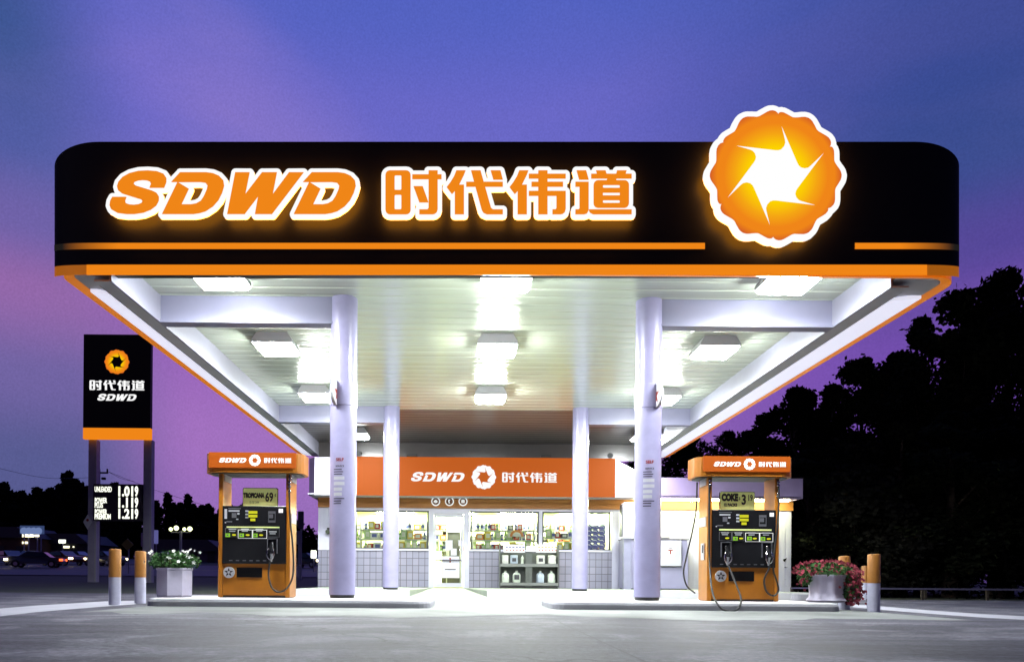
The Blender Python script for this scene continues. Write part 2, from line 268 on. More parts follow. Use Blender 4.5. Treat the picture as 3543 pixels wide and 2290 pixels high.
# ------------------------------------------------------------------ mesh helpers
ORIG = {}
class MB:
    def __init__(s): s.v = []; s.f = []; s.m = []
    def add(s, vs, fs, mi=0):
        b = len(s.v); s.v += [tuple(p) for p in vs]; s.f += [tuple(b + i for i in f) for f in fs]; s.m += [mi] * len(fs); return s
    def box(s, x0, x1, y0, y1, z0, z1, mi=0, bev=0.0):
        if bev <= 0:
            vs = [(x, y, z) for z in (z0, z1) for y in (y0, y1) for x in (x0, x1)]
            return s.add(vs, [(0, 2, 3, 1), (4, 5, 7, 6), (0, 1, 5, 4), (2, 6, 7, 3), (0, 4, 6, 2), (1, 3, 7, 5)], mi)
        e = bev
        def ring(z, i): return [(x0 + e + i, y0 + i, z), (x1 - e - i, y0 + i, z), (x1 - i, y0 + e + i, z), (x1 - i, y1 - e - i, z), (x1 - e - i, y1 - i, z), (x0 + e + i, y1 - i, z), (x0 + i, y1 - e - i, z), (x0 + i, y0 + e + i, z)]
        rs = [ring(z0, e * .6), ring(z0 + e, 0), ring(z1 - e, 0), ring(z1, e * .6)]
        vs = [p for r in rs for p in r]; fs = [tuple(range(7, -1, -1)), tuple(range(24, 32))]
        for k in range(3):
            for i in range(8): fs.append((k * 8 + i, k * 8 + (i + 1) % 8, k * 8 + 8 + (i + 1) % 8, k * 8 + 8 + i))
        return s.add(vs, fs, mi)
    def lathe(s, cx, cy, prof, n=24, mi=0, cap=True, sq=None):
        vs = []
        for r, z in prof:
            for i in range(n):
                a = 2 * PI * i / n; rr = r * (sq(a, z) if sq else 1); vs.append((cx + rr * math.cos(a), cy + rr * math.sin(a), z))
        fs = []
        for k in range(len(prof) - 1):
            for i in range(n): fs.append((k * n + i, k * n + (i + 1) % n, (k + 1) * n + (i + 1) % n, (k + 1) * n + i))
        if cap: fs += [tuple(range(n - 1, -1, -1)), tuple((len(prof) - 1) * n + i for i in range(n))]
        return s.add(vs, fs, mi)
    def cyl(s, p0, p1, r0, r1=None, n=12, mi=0):
        r1 = r0 if r1 is None else r1
        p0 = Vector(p0); p1 = Vector(p1); d = (p1 - p0).normalized(); u = d.orthogonal().normalized(); w = d.cross(u)
        vs = [tuple(p + (u * math.cos(2 * PI * i / n) + w * math.sin(2 * PI * i / n)) * r) for p, r in ((p0, r0), (p1, r1)) for i in range(n)]
        fs = [(i, (i + 1) % n, n + (i + 1) % n, n + i) for i in range(n)] + [tuple(range(n - 1, -1, -1)), tuple(range(n, 2 * n))]
        return s.add(vs, fs, mi)
    def tube(s, pts, r, n=8, mi=0, sub=5):
        P_ = [Vector(p) for p in pts]; Q = []
        for i in range(len(P_) - 1):
            a = P_[max(i - 1, 0)]; b = P_[i]; c = P_[i + 1]; d = P_[min(i + 2, len(P_) - 1)]
            for k in range(sub):
                t = k / sub; Q.append(0.5 * ((2 * b) + (c - a) * t + (2 * a - 5 * b + 4 * c - d) * t * t + (3 * b - a - 3 * c + d) * t ** 3))
        Q.append(P_[-1]); vs = []; u = None
        for i, q in enumerate(Q):
            d = (Q[min(i + 1, len(Q) - 1)] - Q[max(i - 1, 0)]).normalized()
            u = d.orthogonal().normalized() if u is None else (u - d * u.dot(d)).normalized()
            w = d.cross(u)
            vs += [tuple(q + (u * math.cos(2 * PI * j / n) + w * math.sin(2 * PI * j / n)) * r) for j in range(n)]
        fs = [(i * n + j, i * n + (j + 1) % n, (i + 1) * n + (j + 1) % n, (i + 1) * n + j) for i in range(len(Q) - 1) for j in range(n)]
        fs += [tuple(range(n - 1, -1, -1)), tuple(range((len(Q) - 1) * n, len(Q) * n))]
        return s.add(vs, fs, mi)
    def prism(s, poly, axis, a, b, mi=0):
        """poly in the two other axes, extruded from a to b along axis."""
        def p3(p, t): return {'x': (t, p[0], p[1]), 'y': (p[0], t, p[1]), 'z': (p[0], p[1], t)}[axis]
        n = len(poly); vs = [p3(p, a) for p in poly] + [p3(p, b) for p in poly]
        return s.add(vs, [tuple(range(n)), tuple(range(2 * n - 1, n - 1, -1))] + [(i, n + i, n + (i + 1) % n, (i + 1) % n) for i in range(n)], mi)
    def flat(s, vt, x0, z0, sc, y0, y1, mi=0, both=False):
        """glyph (verts, tris) in picture units, x right, y down -> slab facing -y from y0 (front) to y1"""
        V2, T = vt
        f = [(x0 + a * sc, y0, z0 - b * sc) for a, b in V2]; k = [(x0 + a * sc, y1, z0 - b * sc) for a, b in V2]; n = len(f)
        fs = [tuple(t) for t in T]; cnt = {}
        for t in T:
            for i in range(3): cnt[(t[i], t[(i + 1) % 3])] = 1
        for (a, b) in list(cnt):
            if (b, a) not in cnt: fs.append((b, a, n + a, n + b))
        if both: fs += [(n + t[0], n + t[2], n + t[1]) for t in T]
        return s.add(f + k, fs, mi)
    def build(s, name, mats, parent=None, org=None, smooth=False):
        me = bpy.data.meshes.new(name)
        o = bpy.data.objects.new(name, me)
        org = Vector(org if org is not None else (ORIG.get(parent.name, (0, 0, 0)) if parent else (0, 0, 0)))
        me.from_pydata([(x - org.x, y - org.y, z - org.z) for x, y, z in s.v], [], s.f)
        if not isinstance(mats, (list, tuple)): mats = [mats]
        for m in mats: me.materials.append(m)
        me.polygons.foreach_set('material_index', s.m)
        me.validate(); me.update()
        if smooth:
            me.polygons.foreach_set('use_smooth', [True] * len(me.polygons))
            try: me.set_sharp_from_angle(angle=R(35))
            except Exception: pass
        COL.objects.link(o)
        if parent: o.parent = parent; ORIG[o.name] = tuple(org); 
        else: o.location = org; ORIG[o.name] = tuple(org)
        return o
def tag(o, label=None, cat=None, group=None, kind=None):
    if label: o['label'] = label
    if cat: o['category'] = cat
    if group: o['group'] = group
    if kind: o['kind'] = kind
    return o
def thing(name, label, cat, loc=(0, 0, 0), group=None):
    o = bpy.data.objects.new(name, None); COL.objects.link(o); o.location = loc; o.empty_display_size = .2
    ORIG[o.name] = tuple(loc); tag(o, label, cat, group); return o
def copy_tree(o, loc=None, parent=None, label=None, rz=None, scale=None):
    c = o.copy(); COL.objects.link(c)
    if parent: c.parent = parent
    for ch in list(o.children): copy_tree(ch, parent=c)
    if loc is not None: c.location = loc
    if label: c['label'] = label
    if rz is not None: c.rotation_euler = (0, 0, rz)
    if scale is not None: c.scale = scale if hasattr(scale, '__len__') else (scale,) * 3
    return c
def struct(name, mb, m, **k):
    o = mb.build(name, m, **k); o['kind'] = 'structure'; return o
def text(s_, size, bold=0.0, sx=1.0, shear=0.0):
    cu = bpy.data.curves.new('t', 'FONT'); cu.body = s_; cu.size = size; cu.offset = bold; cu.align_x = 'CENTER'; cu.align_y = 'CENTER'; cu.resolution_u = 3; cu.shear = shear
    o = bpy.data.objects.new('t', cu); COL.objects.link(o)
    me = bpy.data.meshes.new_from_object(o.evaluated_get(bpy.context.evaluated_depsgraph_get()))
    vs = [(v.co.x * sx, v.co.y) for v in me.vertices]; fs = [tuple(p.vertices) for p in me.polygons]
    bpy.data.objects.remove(o); bpy.data.meshes.remove(me); bpy.data.curves.remove(cu)
    return vs, fs
def put_text(mb, s_, x, y, z, size, mi=0, bold=0.0, sx=1.0, cylr=None, shear=0.0):
    vs, fs = text(s_, size, bold, sx, shear)
    if cylr:  # wrapped on a cylinder front (cx, cy, radius)
        c0, c1, rr = cylr
        mb.add([(c0 + rr * math.sin((x - c0 + a) / rr), c1 - rr * math.cos((x - c0 + a) / rr), z + b) for a, b in vs], fs, mi)
    else: mb.add([(x + a, y, z + b) for a, b in vs], fs, mi)

# ------------------------------------------------------------------ lettering and emblem shapes (drawn as polygons)
def rrect(x0, y0, x1, y1, r, n=5):
    o = []
    for cx, cy_, a0 in ((x1 - r, y0 + r, -90), (x1 - r, y1 - r, 0), (x0 + r, y1 - r, 90), (x0 + r, y0 + r, 180)):
        for i in range(n + 1): a = R(a0 + 90 * i / n); o.append((cx + r * math.cos(a), cy_ + r * math.sin(a)))
    return o
def rc4(x0, y0, x1, y1): return [(x0, y0), (x1, y0), (x1, y1), (x0, y1)]
def sh(poly, dx): return [(a + dx, b) for a, b in poly]
def smooth_poly(pts, sub=3):
    o = []; n = len(pts)
    for i in range(n):
        a, b, c, d = pts[i - 1], pts[i], pts[(i + 1) % n], pts[(i + 2) % n]
        for k in range(sub):
            t = k / sub; o.append(tuple(0.5 * (2 * b[j] + (c[j] - a[j]) * t + (2 * a[j] - 5 * b[j] + 4 * c[j] - d[j]) * t * t + (3 * b[j] - a[j] - 3 * c[j] + d[j]) * t ** 3) for j in (0, 1)))
    return o
S_ = [(797, 383), (702, 383), (712, 358), (705, 342), (682, 334), (655, 332), (625, 335), (601, 344), (596, 356), (612, 370), (720, 403), (748, 417), (763, 440), (762, 468),
      (745, 500), (710, 527), (660, 547), (600, 556), (550, 556), (490, 548), (450, 525), (439, 500), (443, 470), (457, 444), (549, 444), (540, 468), (545, 485), (570, 494), (600, 496),
      (632, 492), (652, 482), (656, 470), (645, 459), (560, 433), (520, 420), (495, 400), (488, 375), (497, 345), (525, 313), (570, 288), (630, 273), (690, 270), (750, 275), (795, 292), (812, 318), (812, 345)]
D_ = [(904, 282), (1075, 282), (1120, 288), (1160, 305), (1188, 335), (1193, 370), (1180, 415), (1155, 465), (1120, 505), (1070, 538), (1030, 550), (990, 556), (785, 556), (887, 345), (846, 345)]
Dh = [(888, 346), (1035, 345), (1070, 350), (1085, 370), (1080, 395), (1060, 440), (1040, 470), (1010, 487), (975, 493), (911, 493), (960, 390)]
W_ = [(1267, 282), (1361, 282), (1332, 428), (1444, 282), (1541, 282), (1513, 428), (1622, 282), (1717, 282), (1508, 556), (1397, 556), (1418, 438), (1328, 556), (1214, 556)]
LET = [([S_], []), ([D_], [Dh]), ([W_], []), ([sh(D_, 868)], [sh(Dh, 868)])]
def c1(p): return [(150 + a * .52455, 450 + b * .52455) for a, b in p]
def c2(p): return [(1250 + a * .41964, 450 + b * .41964) for a, b in p]
def c3(p): return [(2200 + a * .50357, 340 + b * .50357) for a, b in p]
man = [(784, 337), (860, 337), (845, 375), (806, 455), (847, 455), (847, 697), (771, 697), (771, 505), (748, 531), (705, 474), (735, 435), (765, 385)]
HAN = [
 ([rrect(200, 337, 407, 697, 38), rc4(421, 370, 662, 408), [(555, 337), (630, 337), (630, 655), (622, 680), (605, 693), (590, 697), (479, 697), (479, 658), (545, 658), (555, 648)], [(431, 467), (507, 467), (554, 599), (479, 599)]],
  [rrect(275, 376, 331, 498, 9, 3), rrect(275, 536, 331, 658, 9, 3)]),
 ([man, [(905, 337), (983, 337), (1070, 645), (1085, 658), (1167, 658), (1167, 697), (1035, 697), (1008, 685), (993, 660)], rc4(865, 431, 1167, 470), [(1067, 337), (1147, 337), (1167, 412), (1089, 412)]], []),
 ([sh(man, 518), rc4(1459, 337, 1535, 697), rc4(1381, 365, 1685, 403), rc4(1403, 431, 1663, 470), [(1381, 506), (1685, 506), (1685, 655), (1677, 680), (1660, 693), (1645, 697), (1576, 697), (1576, 658), (1600, 658), (1609, 648), (1609, 545), (1381, 545)]], []),
 ([[(1775, 337), (1853, 337), (1874, 412), (1796, 412)], [(1765, 431), (1874, 431), (1874, 665), (1860, 690), (1838, 697), (1765, 697), (1765, 658), (1790, 658), (1799, 650), (1799, 470), (1765, 470)],
   [(1877, 658), (2228, 658), (2228, 697), (1912, 697), (1888, 685), (1877, 668)], rc4(1895, 365, 2228, 403), [(1935, 337), (2013, 337), (2024, 375), (1946, 375)], [(2108, 337), (2187, 337), (2176, 375), (2098, 375)],
   [(2032, 395), (2107, 395), (2098, 425), (2018, 425)], rrect(1915, 418, 2206, 644, 38)],
  [rrect(1991, 456, 2131, 481, 8, 3), rc4(1991, 519, 2131, 543), rrect(1991, 581, 2131, 605, 8, 3)])]
def rot6(pts):
    o = []
    for k in range(6):
        a = R(60 * k)
        for x, y in pts: o.append((954.5 + x * math.cos(a) - y * math.sin(a), 539 + x * math.sin(a) + y * math.cos(a)))
    return o
STAR = rot6([(31.5, -364), (150, -88), (160, -70), (175, -56), (200, -50), (224, -55), (240, -67)])
PETAL = rot6([(16, -417), (20, -425), (27, -430), (40, -431), (55, -428), (75, -418), (105, -401), (118, -395), (135, -394), (155, -395), (180, -398), (200, -398), (222, -392), (238, -381), (250, -368), (268, -336), (280, -312), (292, -300), (305, -292), (345, -269), (362, -256), (373, -240), (378, -222), (375, -202)])
# thin slits between petals reach from the star's tips towards the rim
def inpoly(x, y, poly):
    c = False; j = len(poly) - 1
    for i in range(len(poly)):
        xi, yi = poly[i]; xj, yj = poly[j]
        if (yi > y) != (yj > y) and x < (xj - xi) * (y - yi) / (yj - yi) + xi: c = not c
        j = i
    return c
def segd(x, y, a, b):
    dx, dy = b[0] - a[0], b[1] - a[1]; l = dx * dx + dy * dy; t = 0 if l == 0 else max(0, min(1, ((x - a[0]) * dx + (y - a[1]) * dy) / l))
    return math.hypot(x - a[0] - t * dx, y - a[1] - t * dy)
def fill(sol, holes=(), stroke=0.0, cut=()):
    V2 = []; E = []
    def addp(p):
        b = len(V2); V2.extend(Vector(q) for q in p); E.extend((b + i, b + (i + 1) % len(p)) for i in range(len(p)))
    for p in list(sol) + list(holes) + list(cut): addp(p)
    segs = []
    if stroke > 0:
        for p in list(sol) + list(holes):
            for i in range(len(p)):
                a, b = p[i], p[(i + 1) % len(p)]; segs.append((a, b)); d = math.hypot(b[0] - a[0], b[1] - a[1])
                if d < 1e-6: continue
                nx, ny = -(b[1] - a[1]) / d * stroke, (b[0] - a[0]) / d * stroke
                addp([(a[0] + nx, a[1] + ny), (b[0] + nx, b[1] + ny), (b[0] - nx, b[1] - ny), (a[0] - nx, a[1] - ny)])
                addp([(a[0] + stroke * math.cos(2 * PI * k / 14), a[1] + stroke * math.sin(2 * PI * k / 14)) for k in range(14)])
    rv, re, rf, _, _, _ = delaunay_2d_cdt(V2, E, [], 0, 1e-4)
    T = []
    for f in rf:
        for k in range(1, len(f) - 1):
            t = (f[0], f[k], f[k + 1]); x = sum(rv[i].x for i in t) / 3; y = sum(rv[i].y for i in t) / 3
            ins = any(inpoly(x, y, p) for p in sol) and not any(inpoly(x, y, p) for p in holes)
            if not ins and stroke > 0: ins = any(segd(x, y, a, b) < stroke * 0.985 for a, b in segs)
            if ins and cut and any(inpoly(x, y, p) for p in cut): ins = False
            if ins:
                A = (rv[t[1]] - rv[t[0]]).cross(rv[t[2]] - rv[t[0]])
                if abs(A) > 1e-9: T.append(t if A > 0 else (t[0], t[2], t[1]))
    # picture y is down: A>0 means clockwise as seen -> flip so faces point to -y (towards the viewer)
    T = [(a, c, b) for a, b, c in T]
    return [(p.x, p.y) for p in rv], T
G_LAT = [fill([c1(p) for p in s_], [c1(h) for h in hs]) for s_, hs in LET]
G_HAN = [fill([c2(p) for p in s_], [c2(h) for h in hs]) for s_, hs in HAN]
G_LATO = fill([c1(p) for s_, _ in LET for p in s_], [c1(h) for _, hs in LET for h in hs], 14.7)
G_HANO = fill([c2(p) for s_, _ in HAN for p in s_], [c2(h) for _, hs in HAN for h in hs], 14.7)
G_PET = fill([c3(PETAL)], [], 0, [c3(STAR)])
G_EMBO = fill([c3(PETAL)], [], 20)
G_STAR = fill([c3(STAR)])
EC = (2200 + 954.5 * .50357, 340 + 539 * .50357)   # emblem centre in picture units
def recentre(vt, cx, cy_): return [(a - cx, b - cy_) for a, b in vt[0]], vt[1]
LC = (150 + 1250 * .52455, 450 + 413 * .52455)      # centre of SDWD  (width ~ 869 units)
HC = (1250 + 1214 * .41964, 450 + 517 * .41964)     # centre of the four characters (width ~ 851)
def logo_row(mb, x, y, z, hl, xl, he, xe, hh, xh, mi=0, t=0.004):
    """flat print: latin letters of height hl at xl, emblem of diameter he at xe, characters of height hh at xh"""
    for g in G_LAT: mb.flat(recentre(g, *LC), x + xl, z, hl / 150.0, y, y + t, mi)
    if he: mb.flat(recentre(G_PET, *EC), x + xe, z, he / 452.0, y, y + t, mi)
    for g in G_HAN: mb.flat(recentre(g, *HC), x + xh, z, hh / 151.0, y, y + t, mi)

# ------------------------------------------------------------------ ground
XL_, XR_ = -4.4, 5.6
def sm(a, b, x):
    t = max(0, min(1, (x - a) / (b - a))); return t * t * (3 - 2 * t)
def terr(x, y):
    pts = [(18.3, -0.03), (32, 0.16), (45, 0.42), (60, 0.85), (75, 1.45), (100, 2.3), (150, 4.2), (200, 5.5), (600, 9)]
    z = -0.06
    if y > pts[0][0]:
        for (a, b), (c, d) in zip(pts, pts[1:]):
            if y <= c: z = b + (d - b) * (y - a) / (c - a); break
        else: z = 9
    w = 1 - sm(-7, -5, x) if y < 45 else 1 - sm(0, 40, x - (y - 45) * .05)
    w = 1 - sm(-7, -5 + max(0, y - 45) * .6, x)
    return -0.06 + (z + 0.06) * w
xs = [-600, -300, -200, -150] + [-120 + i * 4 for i in range(24)] + [-24 + i * 1.0 for i in range(24)] + [0, 6, 12, 20, 30, 45, 60, 90, 150, 300, 600]
ys = [-60, -10, 0, 10, 16, 18.28, 18.32, 19, 21, 24, 28, 32, 36, 40, 45, 50, 55, 60, 65, 70, 75, 80, 90, 100, 110, 120, 130, 140, 150, 175, 200, 260, 350, 600, 1200]
mb = MB()
mb.add([(x, y, terr(x, y)) for y in ys for x in xs], [(j * len(xs) + i, j * len(xs) + i + 1, (j + 1) * len(xs) + i + 1, (j + 1) * len(xs) + i) for j in range(len(ys) - 1) for i in range(len(xs) - 1)])
struct('ground', mb, M['grass'], smooth=True)
mb = MB(); mb.add([(-45, -12, 0), (45, -12, 0), (45, 17.7, 0), (-45, 18.6, 0)], [(0, 1, 2, 3)])
mb.add([(-45, 18.6, 0), (45, 17.7, 0), (45, 17.7, -.2), (-45, 18.6, -.2)], [(0, 1, 2, 3)])
struct('forecourt', mb, M['concrete'])
# street beyond the grass, laid on the rising ground
mb = MB(); n = 41
for j, (yy, off) in enumerate([(45, .03), (50, .035), (55, .035), (60, .035), (65, .035), (70, .035), (75, .035), (79, .03)]):
    pass
rv = []; yl = [45, 50, 55, 60, 65, 70, 75, 79]
for yy in yl:
    for i in range(n):
        x = -150 + i * 145 / (n - 1); y2 = yy + 0.0 * x; rv.append((x, y2, terr(x, y2) + 0.05))
mb.add(rv, [(j * n + i, j * n + i + 1, (j + 1) * n + i + 1, (j + 1) * n + i) for j in range(len(yl) - 1) for i in range(n - 1)])
struct('road', mb, M['road'], smooth=True)
mb = MB()
for yc in (61.5, 62.0):
    for i in range(36):
        x = -145 + i * 4; mb.add([(x, yc, terr(x, yc) + .06), (x + 4, yc, terr(x + 4, yc) + .06), (x + 4, yc + .12, terr(x + 4, yc + .12) + .06), (x, yc + .12, terr(x, yc + .12) + .06)], [(0, 1, 2, 3)])
struct('road_marking', mb, M['yellow_road'] if 'yellow_road' in M else mat('road_paint', (0.5, 0.35, 0.05), 0.6))
# parking lot of the shops across the street
mb = MB(); xl = [-150 + i * 5 for i in range(24)]; yl = [84, 90, 100, 110, 120, 128]
mb.add([(x, y, terr(x, y) + .05) for y in yl for x in xl], [(j * len(xl) + i, j * len(xl) + i + 1, (j + 1) * len(xl) + i + 1, (j + 1) * len(xl) + i) for j in range(len(yl) - 1) for i in range(len(xl) - 1)])
struct('parking_lot', mb, M['road'], smooth=True)
mb = MB()
for yj in (6.9,): mb.add([(-45, yj, .002), (45, yj, .002), (45, yj + .012, .002), (-45, yj + .012, .002)], [(0, 1, 2, 3)])
for xj in (-6.1, .9, 7.9): mb.add([(xj, -12, .0025), (xj + .012, -12, .0025), (xj + .012, 8.0, .0025), (xj, 8.0, .0025)], [(0, 1, 2, 3)])
struct('slab_joint', mb, mat('joint_sealant', (0.05, 0.05, 0.055), 0.8))
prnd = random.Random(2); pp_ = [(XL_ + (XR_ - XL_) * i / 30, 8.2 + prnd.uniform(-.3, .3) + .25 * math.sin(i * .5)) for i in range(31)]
mb = MB(); mb.add([(*q, .004) for q in pp_] + [(q[0], 17.3, .004) for q in pp_], [(i, i + 1, 32 + i, 31 + i) for i in range(30)]); struct('lamp_pool', mb, M['pool_tone'])  # added pale sheet: paints the lamps' bright pool and bounces light to the deck
# pale concrete drive aprons: curved strip left, strip right
def strip(name, pa, pb, z, m):
    n = len(pa); mb = MB(); mb.add([(*p, z) for p in pa] + [(*p, z) for p in pb], [(i, i + 1, n + i + 1, n + i) for i in range(n - 1)]); return struct(name, mb, m)
def gnd(px, py):
    a, b = px - CX, CY - py; dz = a * SR + b * CR; Y = ZC * F / -dz; return ((a * CR - b * SR) / F * Y, Y)
strip('apron_left', [gnd(-200, 2150), gnd(0, 2132), gnd(120, 2118), gnd(250, 2107), gnd(360, 2098), gnd(470, 2090)],
      [gnd(-200, 2110), gnd(0, 2105), gnd(120, 2095), gnd(250, 2087), gnd(360, 2080), gnd(470, 2078)], .004, M['apron'])
strip('apron_right', [gnd(2950, 2100), gnd(3060, 2110), gnd(3200, 2122), gnd(3400, 2136), gnd(3700, 2152)],
      [gnd(2950, 2090), gnd(3060, 2098), gnd(3200, 2110), gnd(3400, 2124), gnd(3700, 2140)], .004, M['apron'])

# sidewalk in front of the store, with the flared ramp at the door
SW = 0.15; YS = 17.3
rx0, rx1 = PX(1411, YS, 2057), PX(1690, YS, 2057); tx0, tx1 = PX(1499, 22.9, 2030), PX(1602, 22.9, 2030)
mb = MB()
ex0, ex1 = PX(985, YS), PX(2700, YS) + 1.2
def slab(mb, poly, z0, z1, mi=0): mb.prism(poly, 'z', z0, z1, mi)
slab(mb, [(ex0, YS + .16), (rx0, YS + .16), (tx0, 22.6), (tx0, 23.3), (ex0, 23.3)], -.1, SW)
slab(mb, [(rx1, YS + .16), (ex1, YS + .16), (ex1, 23.3), (tx1, 23.3), (tx1, 22.6)], -.1, SW)
mb.add([(rx0 + .02, YS, .006), (rx1 - .02, YS, .006), (tx1, 22.6, SW), (tx0, 22.6, SW), (tx0, 23.3, SW), (tx1, 23.3, SW)], [(0, 1, 2, 3), (3, 2, 5, 4)])
struct('sidewalk', mb, M['walk'])
mb = MB()
mb.box(ex0, rx0 + .03, YS, YS + .16, -.1, SW + .003, 0); mb.box(rx1 - .03, ex1, YS, YS + .16, -.1, SW + .003, 0)
o = mb.build('kerb', [M['kerb_line']]); o['kind'] = 'structure'

# ------------------------------------------------------------------ fuel islands
def island(x0, x1, y0, y1, label):
    t = thing('fuel_island', label, 'fuel island', ((x0 + x1) / 2, (y0 + y1) / 2, 0), 'raised concrete pump islands')
    def outline(i, r=.22):
        o = []
        for cx, cy_, a0 in ((x1 - i - r, y0 + i + r, -90), (x1 - i - r, y1 - i - r, 0), (x0 + i + r, y1 - i - r, 90), (x0 + i + r, y0 + i + r, 180)):
            for k in range(6): a = R(a0 + 18 * k); o.append((cx + r * math.cos(a), cy_ + r * math.sin(a)))
        return o
    a, b, c = outline(0), outline(.015), outline(.07); n = len(a); mb = MB()
    mb.add([(*p, -.05) for p in a] + [(*p, .07) for p in a] + [(*p, .105) for p in b], [(k * n + i, k * n + (i + 1) % n, (k + 1) * n + (i + 1) % n, (k + 1) * n + i) for k in range(2) for i in range(n)])
    mb.build('curb', M['kerb'], t)
    mb = MB(); mb.add([(*p, .105) for p in b] + [(*p, .117) for p in c], [(i, (i + 1) % n, n + (i + 1) % n, n + i) for i in range(n)] + [tuple(range(n, 2 * n))])
    mb.build('top_slab', M['kerb_line'], t)
    return t
YI0, YI1 = 10.3, 12.1
island(PX(491, YI0, 2088), PX(1488, YI0, 2090), YI0, YI1, 'long raised concrete island under the pump marked 69, left of the driveway')
island(PX(1914, YI0, 2090), PX(2925, YI0, 2095), YI0, YI1, 'long raised concrete island under the pump marked COKE, right of the driveway')
IZ = .117
# far island end beside the sidewalk
t_ = None

# ------------------------------------------------------------------ canopy
HD, HB, HE = 4.15 + ZC, 3.75 + ZC, 3.80 + ZC        # deck, beam bottom, rim bottom (world z)
XL, XR = -5.18, 6.17; WL, WR = -4.54, 5.37; YF, YB = 9.32, 23.2
YIN = 9.52
can = thing('fuel_canopy', 'wide lit canopy over the pumps with black fascia sign and orange lower band', 'canopy', (.5, 16, 0))
def ribs(mb, x0, x1, y0, y1, z, w=.3):
    y = y0; prof = []
    while y < y1 - 1e-6:
        e = min(y + w, y1); q = e - .03
        for k in range(6): t = k / 5; prof.append((y + (q - y) * t, z - .010 * t * (1 - t)))
        prof += [(e - .022, z + .007), (e - .008, z + .007)]; y = e
    prof.append((y1, z)); n = len(prof)
    mb.add([(x0, a, b) for a, b in prof] + [(x1, a, b) for a, b in prof], [(i, i + 1, n + i + 1, n + i) for i in range(n - 1)])
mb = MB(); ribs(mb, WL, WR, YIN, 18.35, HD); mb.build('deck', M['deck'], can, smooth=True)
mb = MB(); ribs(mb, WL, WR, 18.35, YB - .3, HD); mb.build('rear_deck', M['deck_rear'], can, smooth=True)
# inner walls + flat side soffits + trim line + light strips
for sgn, xw, xe, xd, xo in ((-1, WL, XL, -4.76, -5.05), (1, WR, XR, 5.60, 6.05)):
    mb = MB(); mb.box(min(xw, xw + sgn * .03), max(xw, xw + sgn * .03), YIN, YB - .1, HB, HD + .05)
    mb.build('inner_wall', M['deck_side'], can)
    mb = MB(); mb.box(min(xw + sgn * .03, xd), max(xw + sgn * .03, xd), YIN, YB - .1, HB, HB + .02); mb.build('side_soffit', M['soffit'], can)
    mb = MB(); mb.box(min(xd, xd + sgn * .03), max(xd, xd + sgn * .03), YIN + .2, YB - .1, HB + .015, HB + .06); mb.build('shadow_gap', M['soffit_dark'], can)
    mb = MB(); a, b = xd + sgn * .03, xo
    mb.prism([(a, HB + .005), (b, HE - .005), (b, HE + .05), (a, HB + .05)], 'y', 10.0, YB - .15); mb.build('light_strip', M['strip'], can)
# rear closure
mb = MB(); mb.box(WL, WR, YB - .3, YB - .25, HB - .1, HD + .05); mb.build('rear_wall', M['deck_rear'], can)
# body: outline with rounded corners
def canopy_outline(i, ro=.34, n=8):
    x0, x1, y0, y1 = XL + i, XR - i, YF + i, YB - i; r = max(ro - i, .05); o = []
    for cx, cy_, a0 in ((x1 - r, y0 + r, -90), (x1 - r, y1 - r, 0), (x0 + r, y1 - r, 90), (x0 + r, y0 + r, 180)):
        for k in range(n + 1): a = R(a0 + 90 * k / n); o.append((cx + r * math.cos(a), cy_ + r * math.sin(a)))
    return o
def ringwall(mb, a, za, b, zb, mi=0):
    n = len(a); mb.add([(*p, za) for p in a] + [(*p, zb) for p in b], [(i, (i + 1) % n, n + (i + 1) % n, n + i) for i in range(n)], mi)
oa, ob, oc = canopy_outline(0), canopy_outline(.12), canopy_outline(.02)
mb = MB(); ringwall(mb, ob, HE + .03, oa, HE); ringwall(mb, oa, HE, oa, HE + .147); mb.build('orange_rim', M['org_band'], can)
mb = MB(); ringwall(mb, oc, HE + .147, oc, 5.42); n = len(oc)
mb.add([(*p, 5.42) for p in oc], [tuple(range(n))]); mb.build('body', M['black_panel'], can)
# corner soffits (dark, behind the rim)
mb = MB(); ob2 = canopy_outline(.1); 
k = len(ob2) // 4
mb.add([(*p, HE + .028) for p in ob2[:k]] + [(WR, YIN, HE + .028), (WR, 10.4, HE + .028)][:0] , []) if False else None
def corner(pts, xw):
    yb = 10.05
    poly = list(pts)
    if xw > 0: poly = poly + [(pts[-1][0], yb), (xw + .02, yb), (xw + .02, pts[0][1])]
    else: poly = [(pts[0][0], yb)] + poly + [(xw - .02, pts[-1][1]), (xw - .02, yb)]
    mb = MB(); mb.add([(*p, HE + .034) for p in poly], [tuple(range(len(poly)))]); mb.build('corner_soffit', M['soffit'], can)
corner(ob2[:k], WR); corner(ob2[3 * k:], WL)
# cross beams
def beam(y, x0, x1):
    mb = MB(); mb.box(x0, x1, y - .1, y + .1, HB, HD + .01, 0, 0); mb.box(x0, x1, y - .12, y - .1, HB - .0, HB + .03); mb.build('cross_beam', M['beam'], can)
Y1, Y2 = 11.15, 18.15
def bx(px, Y): return PX(px, Y, 1500)
CXs = [(PX(1184, Y1, 2060), Y1), (PX(2238, Y1, 2072), Y1), (PX(1351, Y2, 2031), Y2), (PX(2005, Y2, 2034), Y2)]
beam(Y1, WL, CXs[0][0]); beam(Y1, CXs[1][0], WR); beam(Y2, WL, CXs[2][0]); beam(Y2, CXs[3][0], WR)
